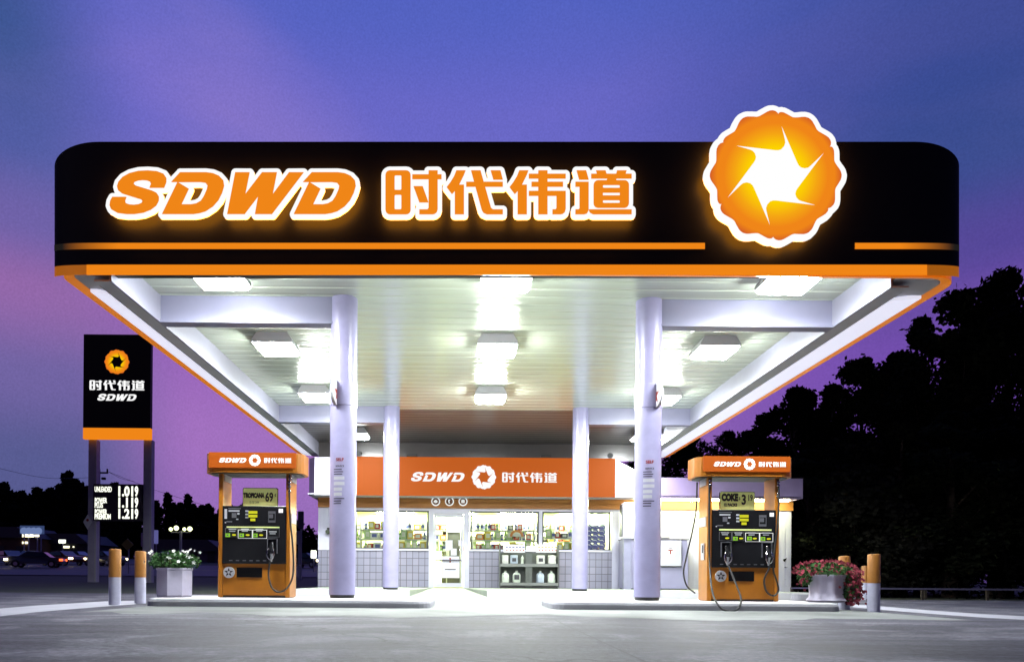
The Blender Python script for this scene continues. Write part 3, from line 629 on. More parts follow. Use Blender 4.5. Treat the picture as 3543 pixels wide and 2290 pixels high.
# front sign board (level while the camera leans a little), curved back at both ends
YS0 = 9.28; sc = YS0 / F
ref = P(1753.5, 916, YS0)
sb = bpy.data.objects.new('sign_board', None); COL.objects.link(sb); sb.empty_display_size = .2
sb.parent = can; sb.location = ref - can.location; sb.rotation_euler = (0, -ROLL, 0); ORIG[sb.name] = (0, 0, 0)
def ub(px): return (px - 1753.5) * sc
def vb(py): return (916 - py) * sc
xa, xb = ub(1613) + (ub(189) - ub(1613)) * 1.0086, ub(1613) + (ub(3318) - ub(1613)) * 1.0086; zt = vb(491); ea, eb = 165 * sc, 82 * sc
cols = []
for k in range(13): t = PI / 2 * k / 12; cols.append((xa + ea * (1 - math.cos(t)), zt - eb * (1 - math.sin(t)), .08 * (1 - math.sin(t)) ** 1.2))
cols += [(-cols[i][0] + xa + xb, cols[i][1], cols[i][2]) for i in range(12, -1, -1)]
mb = MB(); n = len(cols)
vs = [(x, y, 0) for x, z, y in cols] + [(x, y, z) for x, z, y in cols] + [(x, .42, z) for x, z, y in cols] + [(x, .42, 0) for x, z, y in cols]
fs = []
for i in range(n - 1):
    for j in range(4): fs.append((j * n + i, j * n + i + 1, ((j + 1) % 4) * n + i + 1, ((j + 1) % 4) * n + i))
fs += [(0, n, 2 * n, 3 * n), (n - 1, 4 * n - 1, 3 * n - 1, 2 * n - 1)]
mb.add(vs, fs); pb = mb.build('board', M['black_panel'], sb)
def board_y(x):
    t0 = min(x - xa, xb - x)
    if t0 >= ea: return 0
    c = max(0, 1 - t0 / ea); s_ = math.sqrt(max(0, 1 - c * c)); return .08 * (1 - s_) ** 1.2
def hband(name, pxs, y0, y1, off, m, parent):
    mb = MB(); nn = len(pxs); X = [ub(p) for p in pxs]
    vs = []
    for (dy, z) in ((-off, vb(y1)), (-off, vb(y0)), (.0, vb(y0)), (.0, vb(y1))): vs += [(x, board_y(x) + dy, z) for x in X]
    mb.add(vs, [(j * nn + i, j * nn + i + 1, ((j + 1) % 4) * nn + i + 1, ((j + 1) % 4) * nn + i) for i in range(nn - 1) for j in range(4)])
    return mb.build(name, m, parent)
def fade_mat():
    m = bpy.data.materials.new('stripe_print'); m.use_nodes = True; t = m.node_tree; t.nodes.clear()
    o = t.nodes.new('ShaderNodeOutputMaterial'); e = t.nodes.new('ShaderNodeEmission'); tcn = t.nodes.new('ShaderNodeTexCoord'); sp = t.nodes.new('ShaderNodeSeparateXYZ')
    t.links.new(tcn.outputs['Object'], sp.inputs[0]); W_ = xb - xa
    mr = nd(t, 'ShaderNodeMapRange'); t.links.new(sp.outputs['X'], mr.inputs[0]); mr.inputs['From Min'].default_value = xa; mr.inputs['From Max'].default_value = xb
    k = lin(22, 20, 19)
    rp = ramp(t, [(0.012, lin(30, 28, 27)), (0.075, ORG), (0.93, ORG), (0.99, lin(30, 28, 27))]); rp.color_ramp.interpolation = 'LINEAR'
    t.links.new(mr.outputs[0], rp.inputs[0]); t.links.new(rp.outputs[0], e.inputs[0]); t.links.new(e.outputs[0], o.inputs[0]); return m
M['stripe'] = fade_mat()
lefts = [180, 184, 188, 200, 215, 235, 260, 290, 320, 354]
hband('stripe', lefts + [2438], 842, 862, .012, M['stripe'], sb)
hband('stripe', [2957] + [3507 - p for p in lefts[::-1]], 842, 862, .012, M['stripe'], sb)
# the bright orange lower band under the board
rts = [3507 - p for p in lefts[::-1]]
hband('lit_band', [300] + [340, 3170] + [3207], 916.5, 952, .006, M['org_lit'], sb)
hband('band_end', [178] + lefts[:8] + [300], 916.5, 951, .002, M['org_band'], sb); hband('band_end', [3207] + rts[2:] + [3329], 916.5, 953, .002, M['org_band'], sb)
FO = -.155; KS = (YS0 + FO) / YS0
def G(vt): return [((a - 1753.5) * KS + (CX - 1753.5) * (1 - KS), (b - 916) * KS + (CY - 916) * (1 - KS)) for a, b in vt[0]], vt[1]
for nm, g, m in (('letter_backing', G_LATO, 0), ('character_backing', G_HANO, 0)):
    mb = MB(); mb.flat(G(g), 0, 0, sc, FO, FO + .03, 0); mb.build(nm, [M['white_lit']], sb)
    mb = MB(); v, T = G(g); mb.add([(a * sc, FO + .04, -b * sc) for a, b in v], [(t[0], t[2], t[1]) for t in T]); mb.build('halo_lamp', [M['halo']], sb)
for g in G_LAT: mb = MB(); mb.flat(G(g), 0, 0, sc, FO - .012, FO, 0); mb.build('letter', [M['org_lit']], sb)
for g in G_HAN: mb = MB(); mb.flat(G(g), 0, 0, sc, FO - .012, FO, 0); mb.build('character', [M['org_lit']], sb)
em = bpy.data.objects.new('emblem', None)
M['rad_big'] = radial('emblem_gradient', 452 / 2 * sc * 1.0, 1.0)
def emb(name, vt, parent, x, z, s_, y0, y1, m):
    """object whose origin is the emblem's own centre"""
    mb = MB(); mb.flat(recentre(vt, *EC), 0, 0, s_, 0, y1 - y0, 0)
    o = mb.build(name, m, None, org=(0, 0, 0)); o.parent = parent; o.location = (x, y0, z); return o
ex, ez = ub(EC[0]) * KS + ub(CX) * (1 - KS), vb(EC[1]) * KS + vb(CY) * (1 - KS)
emb('emblem_backing', G_EMBO, sb, ex, ez, sc * KS, FO - .02, FO + .03, M['white_lit'])
emb('emblem', G_PET, sb, ex, ez, sc * KS, FO - .034, FO - .02, M['rad_big'])
mb = MB(); v, T = recentre(G_EMBO, *EC); mb.add([(a * sc * .98, 0, -b * sc * .98) for a, b in v], [(t[0], t[2], t[1]) for t in T])
o = mb.build('halo_lamp', [M['halo']], None); o.parent = sb; o.location = (ex, FO + .04, ez)
mb = MB(); mb.box(ex - .3, ex + .3, FO + .05, .05, vb(491) - .5, vb(491) - .1); mb.build('emblem_bracket', M['black'], sb); mb = MB(); mb.box(ex - .3, ex + .3, FO + .05, .05, vb(800), vb(760)); mb.build('emblem_bracket', M['black'], sb)

# ------------------------------------------------------------------ canopy lamps
lamp = thing('canopy_lamp', 'x', 'lamp', (0, 0, HD), 'square lamps under the canopy')
mb = MB(); mb.prism([(-.26, 4.56), (.26, 4.56), (.34, 4.44), (.34, 4.385), (-.34, 4.385), (-.34, 4.44)][::-1], 'y', -.33, .33)
mb.build('housing', M['lamp_frame'], lamp, org=(0, 0, HD))
mb = MB()
r0 = [(-.325, -.325), (.325, -.325), (.325, .325), (-.325, .325)]; r1 = [(a * .88, b * .88) for a, b in r0]
mb.add([(*p, 4.384) for p in r0] + [(*p, 4.328) for p in r1], [(i, 4 + i, 4 + (i + 1) % 4, (i + 1) % 4) for i in range(4)] + [(7, 6, 5, 4)])
mb.build('lens', M['lamp'], lamp, org=(0, 0, HD))
LX, LY = (-3.32, .5, 4.27), (9.95, 12.98, 16.45)
rown = ['in the front row', 'in the middle row', 'in the rear row']; coln = ['left of the column line', 'over the middle of the driveway', 'right of the column line']
first = True
for j, y in enumerate(LY):
    for i, x in enumerate(LX):
        lab = 'glowing square ceiling lamp %s, %s' % (rown[j], coln[i])
        if first: lamp.location = (x, y, HD); lamp['label'] = lab; first = False
        else: copy_tree(lamp, (x, y, HD), label=lab)

copy_tree(lamp, (-3.1, 20.9, HD), label='glowing square ceiling lamp in the dark rear bay, seen beside the front left column')
copy_tree(lamp, (4.95, 20.9, HD), label='added square ceiling lamp brightening the store fascia, hidden by the front right column')  # added lamp, out of sight behind the column, to brighten the store fascia
# ------------------------------------------------------------------ columns
def column(x, y, z0, label, front):
    t = thing('canopy_column', label, 'column', (x, y, z0), 'round white columns holding the canopy')
    r = .195
    mb = MB(); mb.lathe(x, y, [(r, z0 + .05), (r, HD + .004)], 40); mb.build('shaft', M['col'], t, smooth=True)
    mb = MB(); mb.lathe(x, y, [(r - .015, z0), (r - .015, z0 + .055)], 32); mb.build('base_ring', M['black'], t, smooth=True)
    if front:
        zc0 = P(x * 0, 1390, y).z
        za, zb_ = ZC + (2003 - 1413) / F * y, ZC + (2003 - 1332) / F * y
        mb = MB(); mb.lathe(x, y, [(r + .001, za), (r + .009, za + .004), (r + .009, zb_ - .004), (r + .001, zb_)], 40, cap=False); mb.build('collar', M['col'], t, smooth=True)
        # round emblem discs standing out from the collar, seen nearly edge-on
        sgn = 1 if x < 0 else -1
        a = R(205) if x < 0 else R(-25)
        for ang in (a,):
            d = Vector((math.cos(a) * .45, -.9, 0)).normalized(); 
            u = Vector((d.y, -d.x, 0)); cpos = Vector((x + d.x * (r - .02), y + d.y * (r - .02), (za + zb_) / 2))
            q = Vector((sgn * .97, -.22, 0)).normalized(); cpos = cpos - q * .01
            rr = (zb_ - za) * .52
            mb = MB(); mb.cyl(cpos - q * .02, cpos + q * .02, rr, n=28); mb.build('badge_disc', M['white'], t, smooth=True)
            for s2 in (-1, 1):
                c_ = cpos + q * .021 * s2
                ring = [c_ + (Vector((0, 0, 1)) * math.sin(2 * PI * k / 5 + PI / 2) + q.cross(Vector((0, 0, 1))) * math.cos(2 * PI * k / 5 + PI / 2)) * rr * .75 for k in range(5)]
                inn = [c_ + (Vector((0, 0, 1)) * math.sin(2 * PI * (k + .5) / 5 + PI / 2) + q.cross(Vector((0, 0, 1))) * math.cos(2 * PI * (k + .5) / 5 + PI / 2)) * rr * .3 for k in range(5)]
                vs = [p for pr in zip(ring, inn) for p in pr]
                mb = MB(); mb.add([v_ + q * .002 * s2 for v_ in vs], [tuple(range(10))]); mb.build('badge_star', M['red'], t)
        # instruction notice wrapped on the front
        s_ = y / F; z_of = lambda py: ZC + (2003 - py) * s_
        rr = r + .004; off = -.02
        m2 = MB()
        cyl_ = (x, y, rr)
        put_text(m2, 'SELF', x - .02, 0, z_of(1600), .062, 0, .002, 1.0, cyl_)
        m2.build('notice_heading', [M['red']], t)
        m2 = MB()
        put_text(m2, 'SERVICE', x - .02, 0, z_of(1622), .036, 0, .001, 1.0, cyl_)
        def bar(x0, x1, z0_, z1_, mi):
            k = 6; vs = []
            for zz in (z0_, z1_):
                for i in range(k + 1):
                    a_ = (x0 + (x1 - x0) * i / k) / rr; vs.append((x + rr * math.sin(a_), y - rr * math.cos(a_), zz))
            m2.add(vs, [(i, i + 1, k + 2 + i, k + 1 + i) for i in range(k)], mi)
        rnd = random.Random(3)
        for i, py in enumerate((1633, 1641, 1649)): bar(-.115, -.115 + rnd.uniform(.11, .18), z_of(py) - .006, z_of(py) + .006, 0)
        for i, py in enumerate((1662, 1681, 1700, 1717)): bar(-.115, -.115 + rnd.uniform(.13, .19), z_of(py) - .024, z_of(py) + .024, 1)
        for i, py in enumerate((1732, 1740, 1749)): bar(-.115, -.115 + rnd.uniform(.1, .18), z_of(py) - .007, z_of(py) + .007, 0)
        m2.build('notice', [M['ink'], M['dimwhite']], t)
    return t
column(*CXs[0], IZ, 'front left white canopy column with a SELF notice, beside the pump marked 69', True)
column(*CXs[1], IZ, 'front right white canopy column with a SELF notice, beside the pump marked COKE', True)
column(*CXs[2], SW, 'rear left white canopy column on the sidewalk before the left shop window', False)
column(*CXs[3], SW, 'rear right white canopy column on the sidewalk beside the jug rack', False)

# ------------------------------------------------------------------ fuel pumps
K = .0016
def pump(px_c, y, label, left):
    base = P(px_c, 2060, y); x0 = base.x; z0 = IZ
    t = thing('fuel_pump', label, 'fuel pump', (x0, y, z0), 'orange fuel pumps on the islands')
    cx_ = 525 if left else 585
    U = lambda c: x0 + (c - cx_) * K
    V = lambda r_: z0 + (1405 - r_) * K
    B = (lambda a, b, c, d, yy, y2, mi=0, bev=0: mb.box(U(a), U(b), y + yy, y + y2, V(d), V(c), mi, bev))
    e0, e1 = cx_ - 330, cx_ + 330
    mb = MB(); mb.box(U(e0) + .07, U(e1) - .07, y + .012, y + .40, z0 + .03, V(568), 0, .006); mb.build('cabinet', M['pump_org'], t)
    mb = MB(); mb.box(U(e0) + .02, U(e1) - .02, y + .03, y + .39, z0, z0 + .03); mb.build('plinth', M['black'], t)
    for a in (U(e0), U(e1) - .066): mb = MB(); mb.box(a, a + .066, y, y + .41, z0 + .004, V(250), 0, .008); mb.build('post', M['pump_org'], t)
    # topper with rounded ends
    w, d = .725, .30; yc = y + .20; o = []
    for cx2, a0 in ((w - .2, -90), (w - .2, 0), (-w + .2, 90), (-w + .2, 180)):
        for k in range(6): a = R(a0 + 18 * k); o.append((x0 + cx2 + .2 * math.cos(a), yc + (d - .2) * (-1 if a0 in (-90, 180) else 1) + .2 * math.sin(a)))
    mb = MB(); mb.prism(o, 'z', V(265), V(88)); tp = mb.build('topper', M['topper'], t)
    mb = MB(); mb.prism([(x0 + (a - x0) * .93, yc + (b - yc) * .85) for a, b in o], 'z', V(272), V(265)); mb.build('topper_base', M['black'], tp)
    mb = MB(); mb.box(x0 - .63, x0 + .63, yc - d - .022, yc - d + .01, V(224), V(86)); tf = mb.build('topper_face', M['topper_face'], t)
    mb = MB(); logo_row(mb, x0, yc - d - .027, V(158), .070, -.285, .172, .037, .070, .37); mb.build('lettering', M['white_print'], tf)
    # price card above the cabinet
    c0 = 560 if left else 552
    mb = MB(); mb.prism([(U(c0) + a * .252, V(480) + b * .136) for a, b in ((-.92, -1), (.92, -1), (1, -.9), (1, .9), (.92, 1), (-.92, 1), (-1, .9), (-1, -.9))], 'y', y + .10, y + .112, 0)
    mb.prism([(U(c0) + a * .262, V(480) + b * .145) for a, b in ((-.92, -1), (.92, -1), (1, -.9), (1, .9), (.92, 1), (-.92, 1), (-1, .9), (-1, -.9))], 'y', y + .114, y + .13, 1)
    pc = mb.build('price_card', [M['card'], M['gloss_black']], t)
    mb = MB(); yy = y + .096
    if left:
        put_text(mb, 'TROPICANA', U(503), yy, V(463), .09, 0, .008, .6); put_text(mb, '12 OZ CAN', U(505), yy, V(525), .04, 0, .0006, .7)
        put_text(mb, '69', U(645), yy, V(480), .18, 0, .006, .66); put_text(mb, '¢', U(702), yy, V(455), .07, 0, .001, .8)
    else:
        put_text(mb, 'COKE', U(480), yy, V(448), .135, 0, .011, .66); put_text(mb, '12 PACKS', U(485), yy, V(515), .055, 0, .004, .85)
        put_text(mb, '3', U(610), yy, V(470), .2, 0, .007, .75); put_text(mb, '19', U(668), yy, V(450), .12, 0, .004, .66); put_text(mb, '$', U(570), yy, V(455), .06, 0, .001, .8)
    mb.build('card_text', M['ink'], pc)
    # black instrument panel
    s0, s1 = cx_ - 290, cx_ + 295
    mb = MB(); mb.box(U(s0), U(s1), y - .016, y + .02, V(1095), V(566), 0, .005); ip = mb.build('instrument_panel', M['gloss_black'], t)
    dd = 0 if left else 70
    mats = [M['white_print'], M['green_key'], M['yellow_key'], M['dimwhite'], M['dimgrey'], M['card']]
    def q(a, b, c, d, mi, yy=-.019, th=.004): mb.box(U(a + dd), U(b + dd), y + yy, y + yy + th, V(d), V(c), mi)
    def frame(a, b, c, d, mi, w=4):
        q(a, b, c, c + w, mi); q(a, b, d - w, d, mi); q(a, a + w, c + w, d - w, mi); q(b - w, b, c + w, d - w, mi)
    mb = MB()
    q(292, 392, 605, 619, 3); q(290, 404, 586, 594, 4); q(322, 364, 632, 675, 4); q(372, 392, 630, 645, 3); q(362, 382, 683, 694, 3); q(258, 270, 714, 724, 3)
    q(272, 325, 706, 716, 4)
    if left: q(255, 278, 596, 684, 3)
    for yy in (606, 636, 664): q(446, 474, yy, yy + 14, 3)
    q(655, 720, 614, 634, 4); q(658, 700, 640, 676, 4); q(655, 720, 696, 710, 4)
    q(752, 790, 590, 626, 0)
    frame(656, 722, 612, 716, 4, 5)
    mb.build('display', mats, ip)
    mb = MB()
    for k, (wd, yy) in enumerate(((80, 612), (80, 646), (44, 680))): q(516 - wd / 2, 516 + wd / 2, yy, yy + 24, 2, -.03, .012)
    mb.build('keypad', mats, ip)
    mb = MB(); 
    if left:
        q(275, 760, 754, 766, 5); 
        for c_, d_ in ((380, 512), (514, 645)): frame(c_, d_, 783, 864, 0)
        frame(262, 376, 770, 850, 4); frame(648, 760, 770, 850, 4)
        sq = [(288, 835), (415, 835), (540, 835)]; ov = [(345, 832), (470, 832), (593, 832)]; tx = [(330, 780), (445, 778), (577, 778), (700, 800)]
    else:
        q(290, 770, 742, 756, 5)
        for c_, d_ in ((530, 660), (662, 785)): frame(c_, d_, 775, 858, 0)
        frame(290, 405, 770, 850, 4); frame(408, 520, 770, 850, 4)
        sq = [(437, 830), (566, 828), (689, 830)]; ov = [(362, 826), (490, 828), (615, 828), (743, 830)]; tx = [(345, 776), (467, 776), (590, 776), (722, 776)]
    for a, b in tx: q(a - 36, a + 34, b - 5, b + 5, 3); q(a - 30, a + 25, b + 14, b + 22, 3)
    for a, b in sq:
        m_ = mb; mb = MB(); q(a - 20, a + 20, b - 17, b + 17, 1, -.034, .016); q(a - 8, a + 8, b - 7, b + 7, 4, -.036, .003); mb.build('grade_button', mats, ip); mb = m_
    for a, b in ov:
        m_ = mb; mb = MB(); mb.prism([(U(a + dd) + .028 * math.cos(R(30 * k)), V(b) + .013 * math.sin(R(30 * k))) for k in range(12)], 'y', y - .036, y - .018, 2); mb.build('price_key', mats, ip); mb = m_
    for k in range(7): q(300 + k * 62, 330 + k * 62, 1062, 1070, 4)
    mb.build('printed_legend', mats, ip)
    # round star badge and vent
    bxc = 297 if left else 380 - 70 + 0
    bx_, bz_ = U(bxc + dd), V(1175)
    mb = MB(); mb.cyl((bx_, y - .012, bz_), (bx_, y + .015, bz_), .083, n=32); bd = mb.build('badge', M['white'], t)
    mb = MB(); 
    for k in range(5):   # five-pointed star drawn as an outline-ish set of darts
        a0 = R(90 + 72 * k); tip = (math.cos(a0) * .070, math.sin(a0) * .070)
        l_ = (math.cos(a0 + R(30)) * .032, math.sin(a0 + R(30)) * .032); r_ = (math.cos(a0 - R(30)) * .032, math.sin(a0 - R(30)) * .032); c_ = (math.cos(a0) * .014, math.sin(a0) * .014)
        mb.add([(bx_ + p[0], y - .015, bz_ + p[1]) for p in (c_, r_, tip, l_)], [(0, 1, 2, 3)])
    mb.build('badge_star', M['ink'], bd)
    va = 365 if left else 455 - 70 + 0
    mb = MB(); mb.box(U(va + dd), U(va + dd + 235), y + .006, y + .02, V(1220), V(1130))
    for k in range(7): mb.box(U(va + dd) + .01, U(va + dd + 235) - .01, y - .002, y + .006, V(1216 - k * 12), V(1212 - k * 12))
    mb.build('vent', M['gloss_black'], t)
    # white plates at the post sides
    sx = 1 if left else -1
    xs_ = U(e1) if left else U(e0)
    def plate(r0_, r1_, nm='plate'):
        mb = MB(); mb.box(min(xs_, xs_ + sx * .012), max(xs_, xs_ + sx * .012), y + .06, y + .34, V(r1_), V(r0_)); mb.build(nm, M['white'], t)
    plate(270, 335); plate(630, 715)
    if not left: 
        mb = MB(); mb.box(xs_ - .014, xs_, y + .12, y + .26, V(1025), V(870)); mb.box(xs_ - .018, xs_ - .014, y + .14, y + .2, V(960), V(885), 1); mb.build('side_label', [M['white'], M['ink']], t)
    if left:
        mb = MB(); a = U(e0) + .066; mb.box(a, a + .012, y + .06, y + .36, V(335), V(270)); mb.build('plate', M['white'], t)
    # nozzles in their boots, hoses
    def nozzle(c, side=0):
        mb = MB()
        for a, b in ((c - 47, c - 41), (c + 41, c + 47)): mb.box(U(a), U(b), y - .045, y - .016, V(1000), V(862))
        mb.box(U(c - 47), U(c + 47), y - .045, y - .016, V(868), V(862)); bt = mb.build('boot', M['dimgrey'], t)
        mb = MB(); X = U(c)
        mb.cyl((X, y - .05, V(905)), (X + .01, y - .10, V(1000)), .030, .034, 12, 0)
        mb.cyl((X + .01, y - .10, V(1000)), (X, y - .085, V(1075)), .026, .018, 12, 1)
        mb.cyl((X, y - .02, V(900)), (X, y - .06, V(935)), .016, .018, 10, 1)
        mb.tube([(X - .03, y - .10, V(955)), (X - .05, y - .13, V(985)), (X - .045, y - .13, V(1030)), (X - .015, y - .11, V(1058))], .009, mi=1)
        mb.tube([(X + .03, y - .10, V(955)), (X + .05, y - .13, V(985)), (X + .045, y - .13, V(1030)), (X + .015, y - .11, V(1058))], .009, mi=1)
        return mb.build('nozzle', [M['gloss_black'], M['chrome']], t, smooth=True)
    def hose(pts, r=.0135, m=None):
        mb = MB(); mb.tube([(U(a), y + dy, V(b)) for a, b, dy in pts], r, 10, sub=6); mb.build('hose', m or M['black'], t, smooth=True)
    if left:
        nozzle(697)
        hose([(690, 1060, -.09), (678, 1150, -.10), (683, 1235, -.11), (715, 1315, -.12), (770, 1350, -.12), (838, 1322, -.1), (885, 1230, -.06), (893, 1100, -.03), (882, 900, -.03), (860, 700, -.03), (850, 500, -.02), (845, 275, .0)])
        mb = MB()
        for r_ in (318, 348, 385, 430): mb.lathe(U(847), y - .005, [(.022, V(r_ + 9)), (.026, V(r_)), (.022, V(r_ - 9))], 12)
        mb.build('hose_fitting', M['chrome'], t, smooth=True)
    else:
        nozzle(420); nozzle(795)
        mb = MB(); mb.tube([P(2350 + a * .3766, 1550 + b * .3766, y + dy) for a, b, dy in [(452, 1080, -.1), (490, 1170, -.2), (532, 1270, -.4), (566, 1370, -.68), (562, 1440, -.78), (525, 1485, -.82), (460, 1495, -.84), (390, 1472, -.82), (340, 1410, -.74), (308, 1330, -.5), (289, 1200, -.2), (279, 1000, -.04), (276, 600, -.02), (277, 285, 0)]], .0135, 10, sub=6)
        mb.build('hose', M['black'], t, smooth=True)
        hose([(815, 1075, -.09), (780, 1140, -.1), (753, 1210, -.11), (765, 1295, -.12), (805, 1340, -.12), (850, 1345, -.12), (882, 1300, -.11), (872, 1220, -.1), (842, 1120, -.09), (850, 990, -.07), (866, 880, -.05), (885, 750, -.04), (902, 500, -.03), (902, 285, 0)])
        hose([(196, 300, .2), (188, 560, .2), (150, 780, .2), (100, 1000, .2), (76, 1150, .2), (110, 1270, .2), (190, 1335, .22)], .012)
        for cc in (279, 902):
            mb = MB()
            for r_ in (300, 340) if cc < 500 else (310, 340, 415, 440): mb.lathe(U(cc), y - .005, [(.020, V(r_ + 9)), (.024, V(r_)), (.020, V(r_ - 9))], 12)
            mb.build('hose_fitting', M['chrome'], t, smooth=True)
    return t
pump(877.7, 11.0, 'orange fuel pump with a green card marked 69 and one nozzle, beside the white-flowered planter', True)
pump(2570, 11.0, 'orange fuel pump with a green COKE card and two nozzles, beside the pink-flowered planter', False)

# ------------------------------------------------------------------ bollards
def bollard_proto():
    t = thing('bollard', 'x', 'bollard', (0, 0, 0), 'orange and white bollards at the island ends')
    r = .081
    mb = MB(); mb.lathe(0, 0, [(r, 0), (r, .40)], 28, cap=False); mb.build('white_sleeve', M['bol_wht'], t, smooth=True)
    mb = MB(); mb.lathe(0, 0, [(r + .001, .40), (r + .001, .785), (r - .004, .797), (r * .6, .805)], 28); mb.build('orange_sleeve', M['bol_org'], t, smooth=True)
    return t
b0 = bollard_proto()
for i, (px, Y, lab) in enumerate([(397, 10.7, 'leftmost orange and white bollard, in front of the price sign post'),
                                  (485, 11.5, 'orange and white bollard at the left island end beside the white-flowered planter'),
                                  (2921, 11.25, 'orange and white bollard partly behind the pink flowers'),
                                  (3023, 10.4, 'rightmost tall orange and white bollard standing clear of the right island'),
                                  (2993, 17.8, 'small distant orange and white bollard half hidden by the rightmost one')]):
    loc = (PX(px, Y, 2060), Y, 0)
    if i == 0: b0.location = loc; b0['label'] = lab
    else: copy_tree(b0, loc, label=lab)
# end of the farther island behind the flowers
fi = MB(); xa_, xb_ = PX(2740, 17.2, 2060), PX(2977, 17.2, 2060)
fi.prism(rrect(xa_, 17.2, xb_, 18.4, .2), 'z', -.05, .12); tag(fi.build('kerb_island', M['kerb'], org=((xa_ + xb_) / 2, 17.8, 0)), 'short pale kerb island behind the pink flowers, by the small distant bollard', 'kerb island')

# ------------------------------------------------------------------ planters with flowers
def leaf_cards(mb, c, rad, n, size, rnd, mi=0, flat=.6, hang=None):
    for _ in range(n):
        while True:
            p = Vector((rnd.uniform(-1, 1), rnd.uniform(-1, 1), rnd.uniform(-1, 1)))
            if .35 < p.length < 1: break
        q = Vector((c[0] + p.x * rad[0], c[1] + p.y * rad[1], c[2] + p.z * rad[2]))
        u = Vector((rnd.gauss(0, 1), rnd.gauss(0, 1), rnd.gauss(0, flat))).normalized(); w = u.orthogonal().normalized(); w = (w * math.cos(rnd.uniform(0, 6.3)) + u.cross(w) * math.sin(rnd.uniform(0, 6.3)))
        s_ = size * rnd.uniform(.6, 1.3)
        mb.add([q - u * s_, q + w * s_ * .45, q + u * s_, q - w * s_ * .45], [(0, 1, 2, 3)], mi)
def blossoms(mb, pts, size, rnd, mi=0):
    for q in pts:
        q = Vector(q); nrm = Vector((rnd.gauss(0, .6), -1 + rnd.gauss(0, .4), rnd.gauss(.5, .5))).normalized(); u = nrm.orthogonal().normalized(); w = nrm.cross(u); s_ = size * rnd.uniform(.7, 1.25)
        vs = [q + nrm * s_ * .15]
        for k in range(10):
            a = 2 * PI * k / 10; rr = s_ * (1 if k % 2 == 0 else .62); vs.append(q + (u * math.cos(a) + w * math.sin(a)) * rr + nrm * s_ * .35)
        mb.add(vs, [(0, 1 + k, 1 + (k + 1) % 10) for k in range(10)], mi)
rnd = random.Random(11)
Yp = 11.0; xp = PX(603, Yp, 2050)
t = thing('planter', 'plain white eight-sided planter with white flowers on the left island', 'planter', (xp, Yp, IZ))
mb = MB(); n = 8; mb.lathe(xp, Yp, [(.25, IZ), (.262, IZ + .03), (.262, IZ + .39), (.272, IZ + .40), (.272, IZ + .425), (.235, IZ + .425), (.235, IZ + .36)], n); mb.build('pot', M['pot'], t)
mb = MB(); mb.lathe(xp, Yp, [(.234, IZ + .36), (.234, IZ + .38)], 16); mb.build('soil', M['soil'], t)
t = thing('flowering_plant', 'leafy plant with small white blossoms growing in the eight-sided planter', 'plant', (xp, Yp, IZ + .38))
mb = MB(); leaf_cards(mb, (xp, Yp, IZ + .52), (.38, .30, .16), 800, .035, rnd); 
for k in range(26): a = rnd.uniform(0, 6.3); mb.tube([(xp, Yp, IZ + .37), (xp + .15 * math.cos(a), Yp + .12 * math.sin(a), IZ + .5), (xp + .33 * math.cos(a), Yp + .25 * math.sin(a), IZ + .5 + rnd.uniform(0, .12))], .004, 5, sub=3)
mb.build('foliage', M['leaf'], t)
mb = MB(); pts = []
for k in range(44): a = rnd.uniform(0, 2 * PI); rr = rnd.uniform(.5, 1.05); pts.append((xp + .40 * rr * math.cos(a), Yp + .28 * rr * math.sin(a) - .05, IZ + .54 + rnd.uniform(-.05, .17) * (1.2 - rr * .4)))
blossoms(mb, pts, .028, rnd); mb.build('blossoms', M['petal_w'], t)
xq = PX(2852, Yp, 2050); Yq = 10.95
t = thing('planter', 'white fluted urn planter overflowing with pink flowers on the right island', 'planter', (xq, Yq, IZ))
fl = lambda a, z: 1 + .05 * math.cos(8 * a)
mb = MB(); mb.lathe(xq, Yq, [(.24, IZ), (.27, IZ + .03), (.235, IZ + .07), (.225, IZ + .14), (.235, IZ + .24), (.25, IZ + .34), (.265, IZ + .37), (.265, IZ + .40), (.24, IZ + .40), (.235, IZ + .34)], 64, sq=fl); mb.build('pot', M['pot'], t, smooth=True)
mb = MB(); mb.lathe(xq, Yq, [(.232, IZ + .34), (.232, IZ + .36)], 16); mb.build('soil', M['soil'], t)
t = thing('flowering_plant', 'bushy plant of pink and red blossoms spilling over the fluted planter', 'plant', (xq, Yq, IZ + .36))
mb = MB(); leaf_cards(mb, (xq - .02, Yq, IZ + .46), (.42, .34, .12), 900, .03, rnd); leaf_cards(mb, (xq + .27, Yq - .12, IZ + .24), (.14, .2, .26), 800, .03, rnd); leaf_cards(mb, (xq - .33, Yq - .05, IZ + .36), (.09, .16, .12), 250, .03, rnd); mb.build('foliage', M['leaf'], t)
mb = MB(); pts = []
for k in range(210):
    a = rnd.uniform(0, 2 * PI); e = rnd.uniform(-.3, 1); rr = math.sqrt(max(0, 1 - e * e)); pts.append((xq - .02 + .45 * rr * math.cos(a), Yq + .36 * rr * math.sin(a), IZ + .46 + .15 * e))
for k in range(190): pts.append((xq + .28 + rnd.gauss(0, .075), Yq - .25 + rnd.gauss(0, .1), IZ + rnd.uniform(-.03, .48)))
for k in range(40): pts.append((xq - .36 + rnd.gauss(0, .05), Yq - .1 + rnd.gauss(0, .08), IZ + .36 + rnd.gauss(0, .07)))
blossoms(mb, pts, .027, rnd); mb.build('blossoms', M['petal_p'], t)

